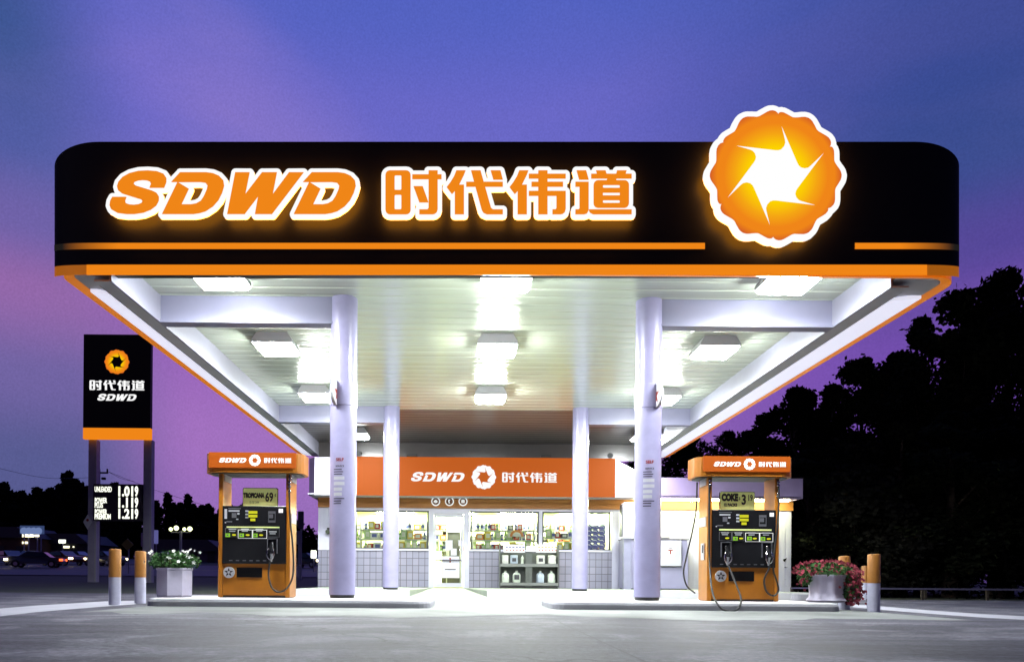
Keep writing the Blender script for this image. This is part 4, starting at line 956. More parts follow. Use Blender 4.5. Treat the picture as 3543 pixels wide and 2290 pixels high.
# ------------------------------------------------------------------ pylon price sign
Yy = 32.0; sP = Yy / F
def pp(px, py, Y=Yy): return P(px, py, Y)
a = pp(302, 1165); b = pp(530, 1523); gx = (a.x + b.x) / 2; gz = terr(gx, Yy)
t = thing('pylon_sign', 'tall black brand sign over a lit price board on two steel posts beyond the bollards', 'sign', (gx, Yy, gz))
for l, r_ in ((308, 336), (498, 526)):
    mb = MB(); x0, x1 = pp(l, 1750).x, pp(r_, 1750).x; mb.box(x0, x1, Yy - .1, Yy + .25, gz - .1, pp(400, 1523).z + .02, 0, .02); mb.box(x1 - .06, x1 + .004, Yy - .104, Yy - .02, gz, pp(400, 1523).z, 1); mb.build('post', [M['post'], M['soffit']], t)  # pale strip along the post paints its lit edge
zB, zM, zT = pp(416, 1523).z, pp(416, 1485).z, pp(416, 1165).z
mb = MB(); mb.box(a.x, b.x, Yy - .3, Yy - .1, zM, zT); sp_ = mb.build('brand_panel', M['black_panel'], t)
mb = MB(); mb.box(a.x, b.x, Yy - .302, Yy - .1, zB, zM - .002); mb.build('orange_panel', M['org_lit'], t)
M['rad_small'] = radial('emblem_gradient_small', 134 / 1000 * 0 + 43 * sP, 1.0)
o_ = pp(416, 1259); s_ = 86 / 452 * sP
emb('emblem', G_PET, sp_, o_.x - gx, o_.z - gz, s_, -.308, -.302, M['rad_small'])
mb = MB(); c_ = pp(416, 1339)
for g in G_HAN: mb.flat(recentre(g, *HC), c_.x, c_.z, 188 * sP / 851, Yy - .306, Yy - .301)
c_ = pp(416, 1380)
for g in G_LAT: mb.flat(recentre(g, *LC), c_.x, c_.z, 137 * sP / 869, Yy - .306, Yy - .301)
mb.build('lettering', M['white_lit'], sp_)
M['price_light'] = emat('price_light', (0.97, 1.0, 0.85), 1.4)
# price board hung between the posts
x0, x1, z0, z1 = pp(330, 1700).x, pp(498, 1700).x, pp(414, 1802).z, pp(414, 1676).z
mb = MB(); mb.box(x0, x1, Yy - .18, Yy + .12, z0, z1); pbn = mb.build('price_board', M['ink'], t)
mb = MB(); cc = lambda px, py: pp(px * .3571, 1600 + py * .3571)
for i, (rows, pr) in enumerate(((['UNLEADED'], '1.019'), (['POWER', 'PLUS'], '1.119'), (['POWER', 'PREMIUM'], '1.219'))):
    zc_ = (265, 395, 505)[i] if i else 285
    for j, w in enumerate(rows):
        py = (265,) if i == 0 else ((372, 418), (482, 528))[i - 1]
        wd = {'UNLEADED': 165, 'POWER': 118, 'PLUS': 80, 'PREMIUM': 155}[w]
        c_ = cc(938 + wd / 2, py[j]); vs, fs = text(w, .3, .012); ww = max(v[0] for v in vs) - min(v[0] for v in vs)
        mb.add([(c_.x + v[0] * wd * .3571 * sP / ww, Yy - .19, c_.z + v[1] * 1.0) for v in vs], fs)
    cz = (287, 395, 503)[i]; vs, fs = text(pr[:4], .42, .016); ww = max(v[0] for v in vs) - min(v[0] for v in vs); c_ = cc(1238, cz)
    mb.add([(c_.x + v[0] * 142 * .3571 * sP / ww, Yy - .19, c_.z + v[1] * 1.36) for v in vs], fs)
    vs, fs = text('9', .36, .016); c_ = cc(1341, cz); mb.add([(c_.x + v[0] * .8, Yy - .19, c_.z + v[1] * 1.55) for v in vs], fs)
    mb.build('price_row', M['price_light'], pbn); mb = MB()
# diamond placard fixed on the left post
t = thing('diamond_sign', 'small white diamond placard with a red mark on the left post of the price sign', 'sign', tuple(pp(309, 1806)))
c_ = pp(309, 1806); mb = MB()
mb.prism([(c_.x - .19, c_.z), (c_.x, c_.z - .32), (c_.x + .19, c_.z), (c_.x, c_.z + .32)], 'y', Yy - .15, Yy - .125); mb.box(c_.x - .05, c_.x + .15, Yy - .125, Yy - .1, c_.z - .03, c_.z + .03, 0); mb.build('plate', M['white'], t)
mb = MB(); mb.prism([(c_.x + .06 * math.cos(R(36 * k)), c_.z + .08 + .06 * math.sin(R(36 * k))) for k in range(10)], 'y', Yy - .156, Yy - .151); mb.build('red_mark', M['red'], t)

# ------------------------------------------------------------------ store
YW = 23.3; YFa = 22.3
def sx_(px, Y=YW, py=1850): return PX(px, Y, py)
def sz(py, px=1613, Y=YW): return P(px, py, Y).z
st = thing('store', 'convenience store with lit windows, tiled lower wall and orange sign under the canopy', 'building', (2.7, YW, SW))
xL, xR = sx_(1101), sx_(2738); zS, zW0, zW1 = SW, sz(1899), sz(1767); zTop = sz(1767) + .06
wins = [(sx_(1228), sx_(1483)), (sx_(1627), sx_(1864)), (sx_(1876), sx_(2113))]
dx0, dx1 = sx_(1484), sx_(1624); th = .18
zD = sz(1772)
# lower tiled wall
mb = MB(); zt_ = zW0 - .06
for a, b in ((xL, dx0), (dx1, sx_(2118))): mb.box(a, b, YW, YW + th, 0, zt_)
mb.build('tiled_wall', M['tile'], st)
mb = MB()
for a, b in ((wins[0][0] - .02, dx0), (dx1, wins[2][1] + .03)): mb.box(a, b, YW - .04, YW + th, zt_, zW0 - .003)
mb.build('sill', M['frame'], st)
# ribbed metal wall: left end, right part; as a saw of ribs
def ribbed(mb, a, b, z0, z1, w=.16):
    n = max(1, round((b - a) / w)); w = (b - a) / n
    for i in range(n):
        x = a + i * w; mb.box(x, x + w * .72, YW - .012, YW + th, z0, z1); mb.box(x + w * .72, x + w, YW + .004, YW + th, z0, z1)
mb = MB(); ribbed(mb, xL, wins[0][0], zt_, zTop + .1); mb.build('ribbed_wall', M['ribwall'], st)
mb = MB(); ribbed(mb, sx_(2118), xR, 0, zTop + .1); mb.build('ribbed_wall', M['ribwall'], st)
mb = MB(); mb.box(wins[0][0], sx_(2118), YW, YW + th, zW1, zTop + .1); mb.build('lintel', M['frame'], st)
# side + back walls, roof, floor, ceiling
mb = MB(); mb.box(xL, xL + .15, YW + th, 34, 0, 3.3); mb.box(xR - .15, xR, YW + th, 34, 0, 3.3); mb.box(xL + .15, xR - .15, 33.85, 34, 0, 3.3); mb.build('outer_wall', M['ribwall'], st)
mb = MB(); mb.box(xL + .15, xR - .15, YW + th, 29.5, 0, SW + .01); mb.build('floor', mat('shop_floor', (0.62, 0.6, 0.25), 0.4), st)
mb = MB(); mb.box(xL + .15, xR - .15, 29.5, 29.6, SW, 3.0); mb.box(xL + .15, xR - .15, YW + th, 29.6, 2.95, 3.0); mb.box(xL + .151, xL + .2, YW + th, 29.5, SW, 2.95); mb.box(sx_(2135), sx_(2135) + .1, YW + th, 29.5, SW, 2.95); mb.build('interior_wall', M['inwall'], st)
mb = MB()
for i in range(4):
    for yy in (24.6, 26.9, 28.6): xx = xL + 1.2 + i * 2.35; mb.box(xx, xx + 1.3, yy, yy + .5, 2.90, 2.945)
mb.build('ceiling_lights', M['ceil_lamp'], st)
# fascias
fz0 = sz(1715, Y=YFa); fzt = sz(1585, Y=YFa); fzw = sz(1652, 2400, YFa)
fx0, fxr = sx_(1088, YFa, 1650), sx_(2777, YFa, 1650); fs1, fs2 = sx_(2127, YFa, 1590), sx_(2222, YFa, 1625)
mb = MB()
prof = [(fx0, fz0), (fx0, fzt), (fs1, fzt), (fs2, fzw + .12), (fs2 + .02, fz0)]
mb.prism(prof[::-1], 'y', YFa, YFa + .3)
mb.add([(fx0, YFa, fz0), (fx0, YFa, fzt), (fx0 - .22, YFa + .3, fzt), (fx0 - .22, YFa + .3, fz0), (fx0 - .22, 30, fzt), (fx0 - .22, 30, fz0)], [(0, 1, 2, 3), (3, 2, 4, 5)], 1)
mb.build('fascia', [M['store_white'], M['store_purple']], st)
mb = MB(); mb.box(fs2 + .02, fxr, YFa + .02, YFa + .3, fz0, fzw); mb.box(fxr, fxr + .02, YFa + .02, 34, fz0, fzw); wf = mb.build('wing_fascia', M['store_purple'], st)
mb = MB(); mb.box(fx0 - .2, fxr, YFa + .3, 34, 3.3, 3.34); mb.build('roof', M['soffit_dark'], st)
mb = MB(); mb.box(fx0 - .2, fxr, YFa + .02, YW, fz0 + .02, fz0 + .05); mb.build('soffit', M['store_white'], st)
mb = MB(); mb.box(xL, sx_(2150), YW - .10, YW - .02, zTop + .02, fz0 + .02); mb.box(sx_(2150), xR + .03, YW - .06, YW - .02, zTop + .02, fz0 + .02)
for k in range(3): mb.box(xL, sx_(2150), YW - .112, YW - .10, zTop + .05 + k * .12, zTop + .06 + k * .12)
mb.build('orange_band', M['band'], st)
# lit tube under the wing soffit
mb = MB(); mb.box(sx_(2190), xR - .3, YFa + .45, YFa + .6, fz0 - .03, fz0 + .018); mb.build('soffit_light', emat('soffit_lamp', (1.0, 1.0, 0.55), 75), st)
# store sign
mb = MB(); so0, so1 = sx_(1236, YFa, 1650), sx_(2127, YFa, 1650); mb.box(so0, so1, YFa - .08, YFa - .002, sz(1715, Y=YFa) - .01, sz(1583, Y=YFa)); ss = mb.build('sign_board', M['store_sign'], st)
c_ = P(1674, 1650, YFa - .08); u = YFa / F
mb = MB(); logo_row(mb, c_.x, YFa - .086, c_.z, 32.5 * u, (1515.5 - 1674) * u, 85 * u, 0, 33.5 * u, (1831.5 - 1674) * u); mb.build('lettering', M['white_lit'], ss)
for px, kk in ((1507.5, 0), (1555, 1), (1602, 2)):
    c_ = P(px, 1734, YW - .13); mb = MB(); mb.cyl((c_.x, YW - .14, c_.z), (c_.x, YW - .105, c_.z), .14, n=28, mi=0); mb.cyl((c_.x, YW - .146, c_.z), (c_.x, YW - .14, c_.z), .105, n=24, mi=1)
    if kk == 0: mb.cyl((c_.x, YW - .152, c_.z), (c_.x, YW - .146, c_.z), .05, n=12, mi=0); mb.box(c_.x - .07, c_.x + .07, YW - .152, YW - .147, c_.z - .02, c_.z + .0, 0)
    if kk == 1: mb.prism([(c_.x - .02, c_.z - .06), (c_.x + .02, c_.z - .06), (c_.x + .0, c_.z), (c_.x + .03, c_.z + .06), (c_.x - .03, c_.z + .06), (c_.x - .04, c_.z)], 'y', YW - .152, YW - .147, 0)
    if kk == 2: mb.box(c_.x - .05, c_.x + .05, YW - .152, YW - .147, c_.z - .05, c_.z + .02, 0); mb.prism([(c_.x - .06, c_.z + .02), (c_.x + .06, c_.z + .02), (c_.x + .03, c_.z + .055), (c_.x - .03, c_.z + .055)], 'y', YW - .152, YW - .147, 0)
    mb.build('round_badge', [M['white_print'], mat('badge_brown', (0.16, 0.06, 0.02), 0.5, var=0)], st)
# windows
for i, (a, b) in enumerate(wins):
    mb = MB(); e = .05
    mb.box(a, b, YW + .02, YW + .1, zW0, zW0 + e * .6, 0); mb.box(a, b, YW + .02, YW + .1, zW1 - e, zW1, 0); mb.box(a, a + e, YW + .02, YW + .1, zW0 + e * .6, zW1 - e, 0); mb.box(b - e, b, YW + .02, YW + .1, zW0 + e * .6, zW1 - e, 0)
    wo = bpy.data.objects.new('window', None); COL.objects.link(wo); wo.parent = st; ORIG[wo.name] = ORIG[st.name]
    mb.build('frame', M['dframe'], wo)
    mb = MB(); mb.add([(a + e, YW + .06, zW0 + e * .6), (b - e, YW + .06, zW0 + e * .6), (b - e, YW + .06, zW1 - e), (a + e, YW + .06, zW1 - e)], [(0, 1, 2, 3)]); mb.build('pane', M['glass'], wo)
for a, b in ((wins[1][1], wins[2][0]),): mb = MB(); mb.box(a + .001, b - .001, YW - .02, YW + .14, zW0, zW1); mb.build('mullion', M['frame'], st)
# door in its frame
mb = MB(); la, lb = sx_(1501), sx_(1604); zd1 = sz(1778)
mb.box(dx0, la, YW - .02, YW + .14, SW, zW1 + .0); mb.box(lb, dx1, YW - .02, YW + .14, SW, zW1); mb.box(la, lb, YW - .02, YW + .14, zd1, zW1); df = mb.build('door_frame', M['frame'], st)
mb = MB(); e = .07
mb.box(la + .01, la + e, YW + .0, YW + .06, SW + .02, zd1 - .01); mb.box(lb - e, lb - .01, YW + .0, YW + .06, SW + .02, zd1 - .01); mb.box(la + e, lb - e, YW + .0, YW + .06, SW + .02, SW + .14); mb.box(la + e, lb - e, YW, YW + .06, zd1 - .09, zd1 - .01); dr = mb.build('door', M['frame'], st)
mb = MB(); mb.add([(la + e, YW + .03, SW + .14), (lb - e, YW + .03, SW + .14), (lb - e, YW + .03, zd1 - .09), (la + e, YW + .03, zd1 - .09)], [(0, 1, 2, 3)]); mb.build('pane', M['glass'], dr)
mb = MB(); mb.tube([(lb - e - .05, YW - .0, 1.05), (lb - e - .05, YW - .07, 1.08), (lb - e - .05, YW - .07, 1.35), (lb - e - .05, YW - .0, 1.38)], .014, mi=0); mb.box(la + e, lb - e, YW - .03, YW - .015, .98, 1.02); mb.build('handle', M['chrome'], dr)
def poster(px0, px1, py0, py1, m, lab=None, nm='poster', Y=YW + .02, par=None, th_=.006):
    a, b = P(px0, py1, Y), P(px1, py0, Y); mb = MB(); mb.box(a.x, b.x, Y - th_, Y, a.z, b.z); o = mb.build(nm, m, par or dr)
    return o
pw = mat('poster_white', (0.75, 0.75, 0.85), 0.5, var=0.12, vs=14)
poster(1530, 1590, 1924, 1998, pw); poster(1541, 1566, 1868, 1902, pw); poster(1560, 1580, 1897, 1920, pw); poster(1586, 1600, 1868, 1888, pw)
mb = MB(); c_ = P(1558, 1935, YW); mb.box(c_.x - .03, c_.x + .02, YW + .008, YW + .012, c_.z - .09, c_.z + .06, 0); c_ = P(1558, 1969, YW); mb.box(c_.x - .17, c_.x + .17, YW + .008, YW + .012, c_.z - .015, c_.z + .015, 1); mb.build('poster_print', [M['red'], M['ink']], dr)

# spotlights above the store sign
fl0 = None
for i, (px, py, w) in enumerate(((1245, 1574, .16), (1426, 1580, .3), (1888, 1582, .3), (2110, 1579, .18))):
    c_ = P(px, py, YFa - .05); lab = ['round dark floodlight above the left end of the orange store sign', 'low dark floodlight over the letters of the store sign', 'low dark floodlight over the characters of the store sign', 'round dark floodlight above the right end of the orange store sign'][i]
    t = thing('floodlight', lab, 'light', tuple(c_), 'floodlights along the top of the store sign')
    mb = MB(); zb0 = sz(1583, Y=YFa); mb.cyl((c_.x, YFa - .03, zb0), (c_.x, YFa - .12, zb0 + .06), .012); mb.build('arm', M['black'], t)
    mb = MB()
    if w < .2: mb.cyl((c_.x - .02, YFa - .22, zb0 + .06), (c_.x + .02, YFa - .08, zb0 + .09), .085, .06, 14)
    else: mb.box(c_.x - w / 2, c_.x + w / 2, YFa - .2, YFa - .08, zb0 + .0, zb0 + .07, 0, .01)
    mb.build('head', M['black'], t)

# ------------------------------------------------------------------ shop interior: shelves with goods
goods_c = [('yellow', (0.75, 0.6, 0.08)), ('orange', (0.75, 0.25, 0.03)), ('green', (0.2, 0.5, 0.08)), ('pale green', (0.5, 0.7, 0.35)), ('white', (0.8, 0.82, 0.75)), ('dark grey', (0.08, 0.08, 0.09)), ('red', (0.5, 0.05, 0.04)), ('blue', (0.08, 0.1, 0.4))]
gm_ = [mat('carton_' + n_.replace(' ', '_'), tuple(q * .55 for q in c), 0.5, var=0.2, vs=9) for n_, c in goods_c]
protos = []
def gproto(kind, ci, w, h):
    mb = MB()
    if kind == 'carton': mb.box(-w / 2, w / 2, -.08, .08, 0, h, 0, .008); mb.box(-w * .3, w * .3, -.084, -.08, h * .25, h * .75, 1)
    else: mb.lathe(0, 0, [(w / 2, 0), (w / 2, h * .62), (w * .18, h * .82), (w * .18, h)], 12); mb.lathe(0, 0, [(w / 2 + .002, h * .2), (w / 2 + .002, h * .5)], 12, 1, cap=False)
    m2 = gm_[4] if ci != 4 else gm_[7]
    o = mb.build(kind, [gm_[ci], m2]); return o
specs = [('carton', 0, .2, .26), ('carton', 1, .24, .2), ('carton', 3, .18, .3), ('carton', 4, .26, .22), ('bottle', 2, .09, .28), ('bottle', 4, .1, .3), ('carton', 5, .2, .16), ('bottle', 7, .09, .26), ('carton', 6, .15, .2)]
pr = [gproto(*s_) for s_ in specs]; used = set()
wname = ['left shop window', 'middle shop window', 'right shop window']
rnd = random.Random(5)
def place_good(k, x, y, z, where):
    kind, ci, w, h = specs[k]; lab = 'small %s %s on the shelf in the %s' % (goods_c[ci][0], kind, where); g = '%s goods in the %s' % (goods_c[ci][0], where)
    o = pr[k] if k not in used else pr[k].copy()
    if k in used: COL.objects.link(o)
    used.add(k); o.location = (x, y, z); o.rotation_euler = (0, 0, rnd.uniform(-.3, .3)); tag(o, lab, kind, g); return o
for wi, (a, b) in enumerate(wins):
    y = YW + .75
    bL, bR = a + .1, (b - .1 if wi < 2 else a + 1.1)
    t = thing('store_shelf', 'steel shelf unit of groceries behind the ' + wname[wi], 'shelf', ((bL + bR) / 2, y, SW), 'shelf units behind the shop windows')
    lev = (zW0 + .0, zW0 + .33, zW0 + .64) if wi < 2 else (zW0 + .0, zW0 + .4)
    mb = MB()
    for z in lev: mb.box(bL, bR, y - .14, y + .2, z - .025, z)
    mb.build('shelf_board', M['shelf'], t)
    mb = MB(); mb.box(bL - .03, bL, y - .14, y + .2, SW, lev[-1] + .25); mb.box(bR, bR + .03, y - .14, y + .2, SW, lev[-1] + .25); mb.build('upright', M['shelf'], t)
    for li, z in enumerate(lev):
        x = bL + .1
        while x < bR - .08:
            k = rnd.choice(range(len(specs))); w = specs[k][2]
            if li == 2 and rnd.random() < .3: x += rnd.uniform(.15, .4); continue
            place_good(k, x + w / 2, y - .02, z + .001, wname[wi]); x += w + rnd.uniform(.0, .04)
for wi, (a, b) in enumerate(wins):
    y = YW + 2.0; bL, bR = a - .3, b + .5
    t = thing('store_shelf', 'taller shelf unit standing farther back behind the ' + wname[wi], 'shelf', ((bL + bR) / 2, y, SW), 'shelf units behind the shop windows')
    lev = (zW0 + .02, zW0 + .36, zW0 + .70); mb = MB()
    for z in lev: mb.box(bL, bR, y - .16, y + .2, z - .025, z)
    mb.build('shelf_board', M['shelf'], t)
    mb = MB(); mb.box(bL - .03, bL, y - .16, y + .2, SW, lev[-1] + .3); mb.box(bR, bR + .03, y - .16, y + .2, SW, lev[-1] + .3); mb.build('upright', M['shelf'], t)
    for z in lev[:3]:
        x = bL + .05
        while x < bR - .12: k = rnd.choice(range(len(specs))); w = specs[k][2]; place_good(k, x + w / 2, y - .02, z + .001, wname[wi] + ' back row'); x += w + rnd.uniform(.0, .05)
# stacked drink packs at the right end of the right window
cup = None; xw0 = sx_(2032)
mcup = [mat('pack_blue', (0.10, 0.10, 0.32), 0.4, var=0.1), mat('pack_white', (0.75, 0.75, 0.82), 0.4, var=0.05)]
for i in range(4):
    for j in range(6):
        x = xw0 + i * .205 - .1; z = zW0 - .05 + j * .145
        if i == 0 and j > 4: continue
        if cup is None:
            mb = MB(); mb.prism([(-.1, 0), (.1, 0), (.1, .1), (.05, .142), (-.05, .142), (-.1, .1)], 'y', -.09, .09, 0); mb.prism([(-.09, .1), (.02, .1), (.07, .035), (.02, .075), (-.09, .075)], 'y', -.094, -.09, 1)
            cup = mb.build('drink_pack', mcup); o = cup
        else: o = cup.copy(); COL.objects.link(o)
        o.location = (x, YW + .4, z); tag(o, 'blue and white drink pack in the stacks inside the right shop window', 'drink pack', 'stacked drink packs inside the right window')
mb = MB(); mb.box(xw0 - .22, xw0 + .65, YW + .28, YW + .55, SW, zW0 - .052); tag(mb.build('plinth', M['shelf'], org=(xw0, YW + .4, SW)), 'grey plinth carrying the stacked drink packs inside the right window', 'plinth')
# hanging promotional oval in the middle window
c_ = P(1788, 1850, YW + .3); t = thing('hanging_sign', 'orange arched promotional sign hanging inside the middle shop window', 'sign', tuple(c_))
mb = MB(); arc = [(c_.x + .22 * math.cos(R(a)), c_.z - .05 + .22 * math.sin(R(a))) for a in range(0, 181, 15)] + [(c_.x + .14 * math.cos(R(a)), c_.z - .05 + .14 * math.sin(R(a))) for a in range(180, -1, -15)]
mb.prism(arc, 'y', c_.y, c_.y + .02); mb.build('arch', gm_[1], t)
mb = MB(); mb.prism([(c_.x + .138 * math.cos(R(a)), c_.z - .05 + .138 * math.sin(R(a))) for a in range(0, 181, 15)], 'y', c_.y + .003, c_.y + .02); mb.build('field', gm_[4], t)
# counter and cooler seen through the door
t = thing('store_counter', 'dark cabinet with a framed front seen through the glass door', 'cabinet', (sx_(1568), 25.5, SW))
mb = MB(); a, b = PX(1528, 25.5), PX(1600, 25.5); mb.box(a, b, 25.5, 26, SW, 2.1, 0, .02); mb.build('body', gm_[5], t)
mb = MB(); mb.box(a - .06, b + .06, 25.46, 25.5, 2.0, 2.14); mb.box(a + .05, a + .25, 25.48, 25.5, 1.1, 1.7); mb.box(a - .05, b + .05, 25.44, 25.5, 1.0, 1.06); mb.build('trim', gm_[4], t)

# ------------------------------------------------------------------ display rack with jugs in front of the store
YR = 22.55; rx_ = lambda c, r_=1300: P(1600 + c * .3442, 1550 + r_ * .3442, YR)
xa_, xb_ = rx_(372).x, rx_(968).x; zz = lambda r_: rx_(670, r_).z
t = thing('display_rack', 'dark steel outdoor rack of jugs and bottles below the middle shop window', 'rack', ((xa_ + xb_) / 2, YR + .25, SW))
mb = MB(); mb.box(xa_, xa_ + .03, YR, YR + .5, SW + .04, zz(975), 0); mb.box(xb_ - .03, xb_, YR, YR + .5, SW + .04, zz(975), 0); xm0, xm1 = rx_(636).x, rx_(702).x
mb.box(xm0, xm1, YR + .02, YR + .06, SW + .04, zz(1045)); mb.box(xa_ + .03, xb_ - .03, YR + .46, YR + .5, SW + .05, zz(1045)); mb.build('side_frame', M['rack'], t)
for r_ in (1160, 1350): mb = MB(); mb.box(xa_ + .03, xb_ - .03, YR + .0, YR + .46, zz(r_ + 30), zz(r_)); mb.build('shelf', mat('rack_shelf', (0.2, 0.21, 0.2), 0.5), t)
mb = MB(); mb.box(xa_ + .02, xb_ - .02, YR + .02, YR + .48, SW, SW + .06); mb.build('base', M['black'], t)
for (c0, c1_), (r0_, r1_) in (((413, 628), (970, 1045)), ((640, 732), (985, 1037)), ((738, 943), (970, 1045))):
    a, b = rx_(c0, r1_), rx_(c1_, r0_); mb = MB(); mb.box(a.x, b.x, YR - .02, YR + .01, a.z, b.z, 0, .008)
    if c0 != 640:
        for k in range(6): mb.box(a.x + .08 + k * .1, a.x + .12 + k * .1, YR - .026, YR - .02, a.z + .04, a.z + .08, 1); mb.box(a.x + .06 + k * .1, a.x + .13 + k * .1, YR - .026, YR - .02, a.z + .14, a.z + .17, 2)
    mb.build('header_card', [M['white_print'], gm_[6], gm_[7] if c0 == 413 else gm_[0]], t)
mj = [mat('jug_white', (0.72, 0.8, 0.68), 0.4), mat('jug_blue', (0.45, 0.52, 0.6), 0.3), mat('box_white', (0.75, 0.76, 0.7), 0.5)]
def jug(x, z, w, h, m, lab, square=False, dark=False):
    mb = MB()
    if square: mb.box(x - w / 2, x + w / 2, YR + .08, YR + .3, z, z + h, 0, .02)
    else:
        k_ = lambda a, zq: 1 / max(abs(math.cos(a)), abs(math.sin(a))) ** .6
        mb.lathe(x, YR + .2, [(w * .40, z), (w * .44, z + .02), (w * .44, z + h * .62), (w * .36, z + h * .76), (w * .12, z + h * .86), (w * .12, z + h * .9)], 20, sq=k_)
    t2 = thing('box' if square else 'jug', lab, 'box' if square else 'jug', (x, YR + .2, z)); 
    mb.build('body', m, t2, smooth=True)
    if dark: mb = MB(); mb.box(x - w * .27, x + w * .27, YR + .0 + (.075 if square else .06) , YR + .08 + (0 if square else .03), z + h * .25, z + h * .66); mb.build('label_patch', gm_[5], t2)
    if not square: mb = MB(); mb.lathe(x, YR + .2, [(w * .14, z + h * .9), (w * .14, z + h)], 12); mb.build('cap', gm_[4], t2)
for c, w, m, lab, sq, dk in ((434, .26, 0, 'white jug at the left end of the rack bottom shelf', False, False), (548, .27, 0, 'white jug with a dark label on the rack bottom shelf', False, True), (787, .27, 1, 'bluish jug on the rack bottom shelf right of the centre post', False, False), (900, .26, 0, 'white jug at the right end of the rack bottom shelf', False, False)):
    jug(rx_(c).x, zz(1350) + .001, w, .36, mj[m], lab, sq, dk)
for c, w, m, lab, sq, dk in ((430, .2, 2, 'pale box at the left end of the rack upper shelf', True, False), (520, .22, 1, 'dull grey box on the rack upper shelf left of the centre post', True, True), (605, .1, 0, 'slim pale jug next to the centre post on the rack upper shelf', False, False), (790, .24, 2, 'white box with a blue-grey label on the rack upper shelf', True, True), (905, .23, 2, 'plain white box at the right end of the rack upper shelf', True, False)):
    jug(rx_(c).x, zz(1160) + .001, w, .26, mj[m], lab, sq, dk)

# ------------------------------------------------------------------ ice chest, phone cabinet, wall box
Yc = 22.4
a, b = PX(2160, Yc, 1950), PX(2381, Yc, 1950); zt_ = P(2300, 1866, Yc).z
t = thing('ice_chest', 'white outdoor ice chest with a small red-marked sticker beside the front right column', 'ice chest', ((a + b) / 2, Yc, SW))
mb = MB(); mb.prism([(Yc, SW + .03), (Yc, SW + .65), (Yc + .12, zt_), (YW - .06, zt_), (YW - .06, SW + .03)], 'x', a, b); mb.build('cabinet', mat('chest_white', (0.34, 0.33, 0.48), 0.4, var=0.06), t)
mb = MB(); mb.box(a + .03, b - .03, Yc + .02, YW - .1, SW, SW + .03); mb.build('plinth', M['black'], t)
mb = MB(); mb.box(a - .02, b + .05, Yc + .09, YW - .08, zt_ + .001, zt_ + .03); mb.build('lid_edge', M['dimgrey'], t)
da, db = P(2283, 1957, Yc - .05), P(2358, 1870, Yc - .05)
mb = MB(); mb.box(da.x, db.x, Yc - .06, Yc + .12, da.z, db.z, 0, .012); dr_ = mb.build('door', M['white'], t)
mb = MB(); mb.box(da.x + .01, db.x + .01, Yc - .05, Yc + .1, da.z - .025, da.z - .001); mb.build('door_seal', M['black'], dr_)
c_ = P(2320, 1905, Yc - .07); mb = MB(); mb.box(c_.x - .14, c_.x + .13, Yc - .066, Yc - .061, c_.z - .15, c_.z + .14, 0); mb.box(c_.x - .07, c_.x + .07, Yc - .07, Yc - .066, c_.z + .0, c_.z + .04, 1); mb.box(c_.x - .02, c_.x + .02, Yc - .07, Yc - .066, c_.z - .1, c_.z + .0, 1); mb.box(c_.x - .06, c_.x + .05, Yc - .07, Yc - .066, c_.z + .07, c_.z + .09, 2)
mb.build('sticker', [M['white_print'], M['red'], M['ink']], dr_)
a, b = P(2156, 1861, 22.0), P(2197, 1738, 22.0)
t = thing('pay_phone', 'tall white lit pay phone hood on a slim pedestal left of the front right column', 'pay phone', ((a.x + b.x) / 2, 22.1, SW))
mb = MB(); mb.box(a.x, b.x, 22.0, 22.35, a.z, b.z, 0, .02); mb.build('hood', mat('hood_white', (0.8, 0.8, 0.85), 0.4, var=0.03, emit=(1, 1, 1), es=.35), t)
mb = MB(); mb.box(a.x - .04, a.x - .001, 22.02, 22.33, a.z + .05, b.z - .05); mb.build('side_panel', M['dimgrey'], t)
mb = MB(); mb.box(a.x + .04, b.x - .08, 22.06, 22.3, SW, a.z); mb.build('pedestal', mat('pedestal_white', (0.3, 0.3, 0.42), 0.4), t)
a, b = P(2262, 1860, YW), P(2313, 1826, YW)
t = thing('meter_box', 'small grey box on the bright ribbed wall above the ice chest', 'box', (a.x, YW, a.z)); mb = MB(); mb.box(a.x, b.x, YW - .12, YW - .013, a.z, b.z, 0, .01); mb.build('case', M['dimwhite'], t); mb = MB(); mb.box(a.x + .03, b.x - .03, YW - .124, YW - .12, a.z + .03, b.z - .03); mb.build('cover', M['frame'], t)
t = thing('wall_lamp', 'small dark and white lamp on the store wall left of the front left column', 'lamp', tuple(P(1136, 1836, YW)))
c_ = P(1136, 1836, YW); mb = MB(); mb.cyl((c_.x, YW - .02, c_.z), (c_.x, YW - .12, c_.z - .03), .05, .07); mb.build('shade', M['chrome'], t); mb = MB(); mb.box(c_.x - .04, c_.x + .04, YW - .03, YW - .013, c_.z - .1, c_.z + .1); mb.build('mount', M['black'], t)

